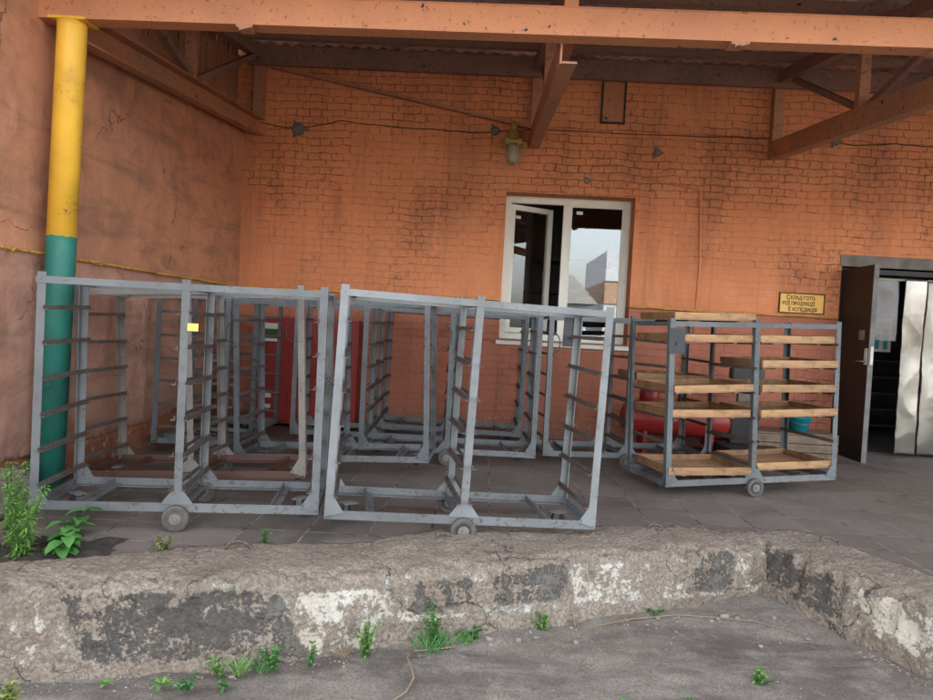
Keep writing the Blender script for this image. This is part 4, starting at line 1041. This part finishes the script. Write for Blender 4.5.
# ------------------------------------------------------------------ weeds
def leaf(bm, lay, base, d, up, ln, wd, tone, droop=.3, broad=False):
    d = d.normalized(); s = d.cross(up)
    if s.length < 1e-3: s = Vector((1, 0, 0))
    s.normalize(); n = s.cross(d)
    prof = [(0, .10), (.25, .75 if not broad else .95), (.5, 1.0), (.78, .62), (1, .02)]
    prev = None
    for t, w in prof:
        c = base + d * ln * t - Vector((0, 0, 1)) * droop * ln * t * t
        L_ = bm.verts.new(c - s * w * wd / 2 + n * wd * .15 * w); Mi = bm.verts.new(c); R_ = bm.verts.new(c + s * w * wd / 2 + n * wd * .15 * w)
        for v in (L_, Mi, R_): v[lay] = tone
        if prev:
            bm.faces.new((prev[0], prev[1], Mi, L_)); bm.faces.new((prev[1], prev[2], R_, Mi))
        prev = (L_, Mi, R_)
def weed(name, loc, label, kind, h, spread, seed, mat, stems=5, group='weeds growing along the kerb'):
    rr = random.Random(seed); root = empty(name, loc, label=label, cat='weed', group=group)
    bs, bl = B(), B(); lay = bl.verts.layers.float.new('tone')
    for s in range(stems):
        a = rr.uniform(0, 2 * PI); out = rr.uniform(.1, 1) * spread; hh = h * rr.uniform(.6, 1.05)
        base = Vector((rr.gauss(0, .12 * spread), rr.gauss(0, .12 * spread), -.01))
        tip = base + Vector((math.cos(a) * out, math.sin(a) * out, hh))
        P = [base.lerp(tip, t) + Vector((0, 0, hh * .12 * math.sin(PI * t))) for t in (0, .25, .5, .75, 1)]
        if kind != 'rosette' and kind != 'grass': tube(bs, P, [.0030 * (1 - .15 * i) for i in range(5)], 5)
        if kind == 'tall':       # dense whorls of narrow leaves
            n = int(hh / .011)
            for k in range(n):
                t = (k + .5) / n; c = base.lerp(tip, t) + Vector((0, 0, hh * .12 * math.sin(PI * t)))
                for q in range(3):
                    b_ = k * 2.4 + q * 2.1 + rr.uniform(-.3, .3); up = rr.uniform(.25, .9)
                    leaf(bl, lay, c, Vector((math.cos(b_), math.sin(b_), up)), Vector((0, 0, 1)), rr.uniform(.045, .075) * (1.15 - .6 * t), rr.uniform(.008, .012), rr.random() * .6 + .4 * t, .5)
        elif kind == 'broad':
            n = max(3, int(hh / .035))
            for k in range(n):
                t = (k + 1) / n; c = base.lerp(tip, t) + Vector((0, 0, hh * .12 * math.sin(PI * t)))
                for q in range(2):
                    b_ = k * PI / 2 + q * PI + rr.uniform(-.4, .4) + a
                    leaf(bl, lay, c, Vector((math.cos(b_), math.sin(b_), rr.uniform(.1, .5))), Vector((0, 0, 1)), rr.uniform(.07, .11), rr.uniform(.045, .065), rr.random(), .45, True)
        elif kind == 'herb':
            n = max(3, int(hh / .012))
            for k in range(n):
                t = (k + 1) / n; c = base.lerp(tip, t)
                for q in range(2):
                    b_ = rr.uniform(0, 2 * PI)
                    leaf(bl, lay, c, Vector((math.cos(b_), math.sin(b_), rr.uniform(-.1, .8))), Vector((0, 0, 1)), rr.uniform(.014, .030), rr.uniform(.008, .014), rr.random(), .3, True)
        elif kind == 'rosette':
            for q in range(5):
                b_ = rr.uniform(0, 2 * PI); leaf(bl, lay, base, Vector((math.cos(b_), math.sin(b_), rr.uniform(.2, 1.1))), Vector((0, 0, 1)), rr.uniform(.6, 1) * h * 1.3, rr.uniform(.006, .011), rr.random(), .35)
        elif kind == 'grass':
            for q in range(6):
                b_ = rr.uniform(0, 2 * PI); leaf(bl, lay, base + Vector((rr.gauss(0, .2), rr.gauss(0, .2), 0)) * spread, Vector((math.cos(b_) * .5, math.sin(b_) * .5, 1)), Vector((0, 1, .2)), rr.uniform(.5, 1.1) * h, .0045, rr.random(), .35)
    if bs.verts: obj('stem', bs, M['leaf2'], root)
    else: bs.free()
    obj('foliage', bl, mat, root)
    return root
weed('tall_weed', (-2.06, 3.22, .0), 'tallest bushy weed with narrow leaves at the left end of the kerb', 'tall', .34, .11, 3, M['leaf'], 7)
weed('tall_weed', (-2.22, 3.42, .0), 'bushy narrow leaved weed behind the tallest one at the left edge', 'tall', .40, .10, 8, M['leaf'], 6)
weed('nettle', (-1.93, 3.33, .0), 'broad leaved nettle beside the tall weed at the left', 'broad', .12, .13, 4, M['leaf2'], 6)
weed('nettle', (-2.02, 3.60, .0), 'small dark nettle nearer the front left rack', 'broad', .15, .06, 14, M['leaf2'], 3)
weed('small_weed', (-1.50, 3.47, .0), 'small weed in the paving just below the left rack wheel', 'herb', .085, .04, 5, M['leafy'], 6)
weed('small_weed', (-1.075, 3.68, .0), 'thin weed in the paving joint right of the left rack wheel', 'herb', .10, .025, 6, M['leaf2'], 3)
weed('kerb_weed', (-.45, 3.13, -.29), 'leafy weed at the joint of left and middle kerb blocks', 'herb', .15, .04, 7, M['leaf'], 7)
weed('ground_weed', (-1.20, 2.80, -.30), 'star shaped rosette weed on the ground at the left kerb foot', 'rosette', .055, .01, 9, M['leaf'], 5)
weed('ground_weed', (-1.085, 2.77, -.30), 'low fine leaved weed right of the star shaped rosette', 'herb', .05, .06, 10, M['leaf2'], 7)
weed('grass_tuft', (-.93, 2.90, -.29), 'upright grass tuft at the foot of the left kerb block', 'grass', .12, .05, 11, M['leaf'], 6)
weed('ground_weed', (-.80, 2.96, -.29), 'leafy clump right of the upright grass tuft', 'herb', .10, .07, 12, M['leaf2'], 10)
weed('ground_weed', (-.66, 3.0, -.29), 'thin weed left of the joint between kerb blocks', 'herb', .10, .035, 13, M['leaf2'], 4)
weed('ground_weed', (-.95, 2.79, -.30), 'tiny weed in front of the upright grass tuft', 'herb', .045, .03, 21, M['leaf2'], 4)
weed('ground_weed', (-1.42, 2.80, -.31), 'tiny bright weed left of the star shaped rosette', 'rosette', .035, .01, 22, M['leaf'], 3)
weed('grass_tuft', (-.155, 3.22, -.275), 'sprawling dull green tuft below the middle kerb block', 'grass', .13, .16, 15, M['leaf2'], 16)
weed('ground_weed', (-.155, 3.25, -.275), 'leafy weed inside the sprawling tuft below the middle block', 'herb', .17, .06, 25, M['leaf2'], 8)
weed('ground_weed', (-.30, 3.30, -.275), 'low green weed left of the sprawling tuft', 'herb', .07, .06, 16, M['leaf2'], 6)
weed('kerb_weed', (.355, 3.49, -.27), 'bright leafy weed against the middle of the kerb face', 'herb', .10, .08, 17, M['leaf'], 11)
weed('ground_weed', (1.215, 3.03, -.25), 'bright round weed on the open ground at lower right', 'herb', .06, .07, 18, M['leaf'], 14)
weed('ground_weed', (.97, 3.74, -.255), 'flat dark green weed at the kerb foot near the inner corner', 'herb', .035, .10, 19, M['leaf2'], 9)
weed('ground_weed', (1.83, 3.30, -.25), 'small weed by the foot of the right kerb block', 'rosette', .035, .02, 20, M['leaf'], 3)
weed('ground_weed', (1.30, 2.72, -.25), 'yellow green weed at the lower right edge of the ground', 'herb', .04, .06, 23, M['leaf'], 8)
weed('ground_weed', (-1.68, 2.60, -.31), 'yellowing weed in the lower left corner', 'herb', .09, .06, 24, M['leafy'], 12)
weed('grass_tuft', (-.86, 2.97, -.30), 'wispy grass between the upright tuft and the leafy clump', 'grass', .09, .10, 41, M['leaf2'], 8)
weed('grass_tuft', (-.02, 3.30, -.275), 'sparse grey green grass right of the sprawling tuft', 'grass', .08, .14, 42, M['leaf2'], 8)
weed('ground_weed', (.02, 3.36, -.275), 'tiny leafy sprigs right of the sprawling tuft', 'herb', .06, .09, 43, M['leaf2'], 7)
weed('ground_weed', (-1.0, 2.90, -.30), 'leafy sprigs just left of the upright grass tuft', 'herb', .06, .06, 44, M['leaf'], 7)
weed('dry_weed', (-.55, 3.12, -.29), 'dry straw coloured grass at the joint between kerb blocks', 'grass', .10, .07, 45, M['twig'], 4)
weed('dry_weed', (.50, 3.55, -.26), 'dry straw coloured stalks right of the bright weed on the kerb face', 'grass', .07, .06, 46, M['twig'], 4)
for i, (x, y) in enumerate(((.62, 2.80), (.88, 2.86), (.30, 2.66), (1.0, 2.72))):
    weed('ground_weed', (x, y, -.265), ['faint seedling, second from left of four on the lower ground', 'faint seedling near the bright round weed, third from left of four', 'leftmost faint seedling on the lower ground', 'rightmost faint seedling on the lower ground'][i], 'herb', .022, .03, 30 + i, M['leaf2'], 3)

# ------------------------------------------------------------------ yard behind the camera (seen mirrored in the window)
h1 = empty('house', (1.5, -24, -.3), label='pale house with grey tiled roof across the yard, mirrored in the window', cat='house')
bm = B(); box(bm, (-6.5, -4, 0), (3.4, 4, 2.9)); obj('wall', bm, M['render'], h1)
bm = B()
vs = [bm.verts.new(p) for p in [(-6.8, -4.4, 2.9), (3.9, -4.4, 2.9), (3.9, 4.4, 2.9), (-6.8, 4.4, 2.9), (-5.6, 0, 4.6), (3.1, 0, 4.6)]]
for fc in ((3, 2, 5, 4), (0, 4, 5, 1), (0, 3, 4), (1, 5, 2), (0, 1, 2, 3)): bm.faces.new([vs[i] for i in fc])
obj('roof', bm, M['tiles'], h1)
for x in (-5, -2.4, 1.2): bm = B(); box(bm, (x, 4.01, 1.1), (x + 1.2, 4.05, 2.2)); obj('window', bm, M['darkwin'], h1)
h2 = empty('house', (10.6, -27, -.3), label='taller white house with a clay tiled balcony band, mirrored in the window', cat='house')
bm = B(); box(bm, (-4.4, -4, 0), (4, 4, 3.1)); box(bm, (-4.4, -4, 4.3), (4, 4.2, 5.9)); obj('wall', bm, M['render'], h2)
bm = B(); box(bm, (-4.4, -3.8, 3.1), (4, 4.1, 4.3)); obj('balcony_band', bm, M['ochre'], h2)
for x in (-3, 1): bm = B(); box(bm, (x, 4.01, .9), (x + 1.3, 4.05, 2.2)); obj('window', bm, M['darkwin'], h2)
fn = empty('standin_fence', (0, -14, -.3), label='low dark fence added behind the viewer, standing in for vehicles mirrored in the window', cat='fence')  # added for its dark reflection in the pane, in place of parked vehicles
bm = B()
for k in range(60): box(bm, (-12 + k * .4, 0, 0), (-12 + k * .4 + .34, .04, 1.25))
obj('fence_panel', bm, M['shelf'], fn)

# ------------------------------------------------------------------ camera
cam = bpy.data.cameras.new('camera'); co = bpy.data.objects.new('camera', cam); C.objects.link(co)
Rv, Uv, Fv = Vector((.99818, .0271, .05385)), Vector((-.05466, .03023, .99805)), Vector((-.02542, .99918, -.03166))
m = Matrix.Identity(4)
for i in range(3): m[i][0] = Rv[i]; m[i][1] = Uv[i]; m[i][2] = -Fv[i]
m[0][3], m[1][3], m[2][3] = 0, 0, 1.16
co.matrix_world = m
cam.sensor_fit = 'HORIZONTAL'; cam.sensor_width = 36; cam.lens = 36 * 730.4 / 933; cam.clip_end = 2000; cam.clip_start = .05
sc.camera = co

# ------------------------------------------------------------------ light
w = bpy.data.worlds.new('World'); sc.world = w; w.use_nodes = True; nt = w.node_tree
bg = nt.nodes['Background']; sky = nt.nodes.new('ShaderNodeTexSky'); sky.sky_type = 'NISHITA'; sky.sun_disc = False
EL, AZ = math.radians(34), math.radians(-12)     # sun stands behind the building
sky.sun_elevation = EL; sky.sun_rotation = AZ; sky.dust_density = 3.5; sky.air_density = 1.0; sky.ozone_density = .6
hs = nt.nodes.new('ShaderNodeHueSaturation'); hs.inputs['Saturation'].default_value = .34
nt.links.new(sky.outputs[0], hs.inputs['Color']); nt.links.new(hs.outputs[0], bg.inputs['Color'])
bg.inputs['Strength'].default_value = .15
sl = bpy.data.lights.new('sun', 'SUN'); sl.energy = 3.5; sl.angle = math.radians(.53); sl.color = (1, .94, .86)
so = bpy.data.objects.new('sun', sl); C.objects.link(so)
d = Vector((math.sin(AZ) * math.cos(EL), math.cos(AZ) * math.cos(EL), math.sin(EL)))
so.rotation_euler = d.to_track_quat('Z', 'Y').to_euler(); so.location = (0, 30, 20)
vs_ = sc.view_settings; vs_.view_transform = 'Standard'; vs_.look = 'None'; vs_.gamma = 1; vs_.exposure = 3.1; vs_.use_curve_mapping = False
sc.render.engine = 'CYCLES'
sc.cycles.max_bounces = 8; sc.cycles.diffuse_bounces = 5; sc.cycles.transparent_max_bounces = 12
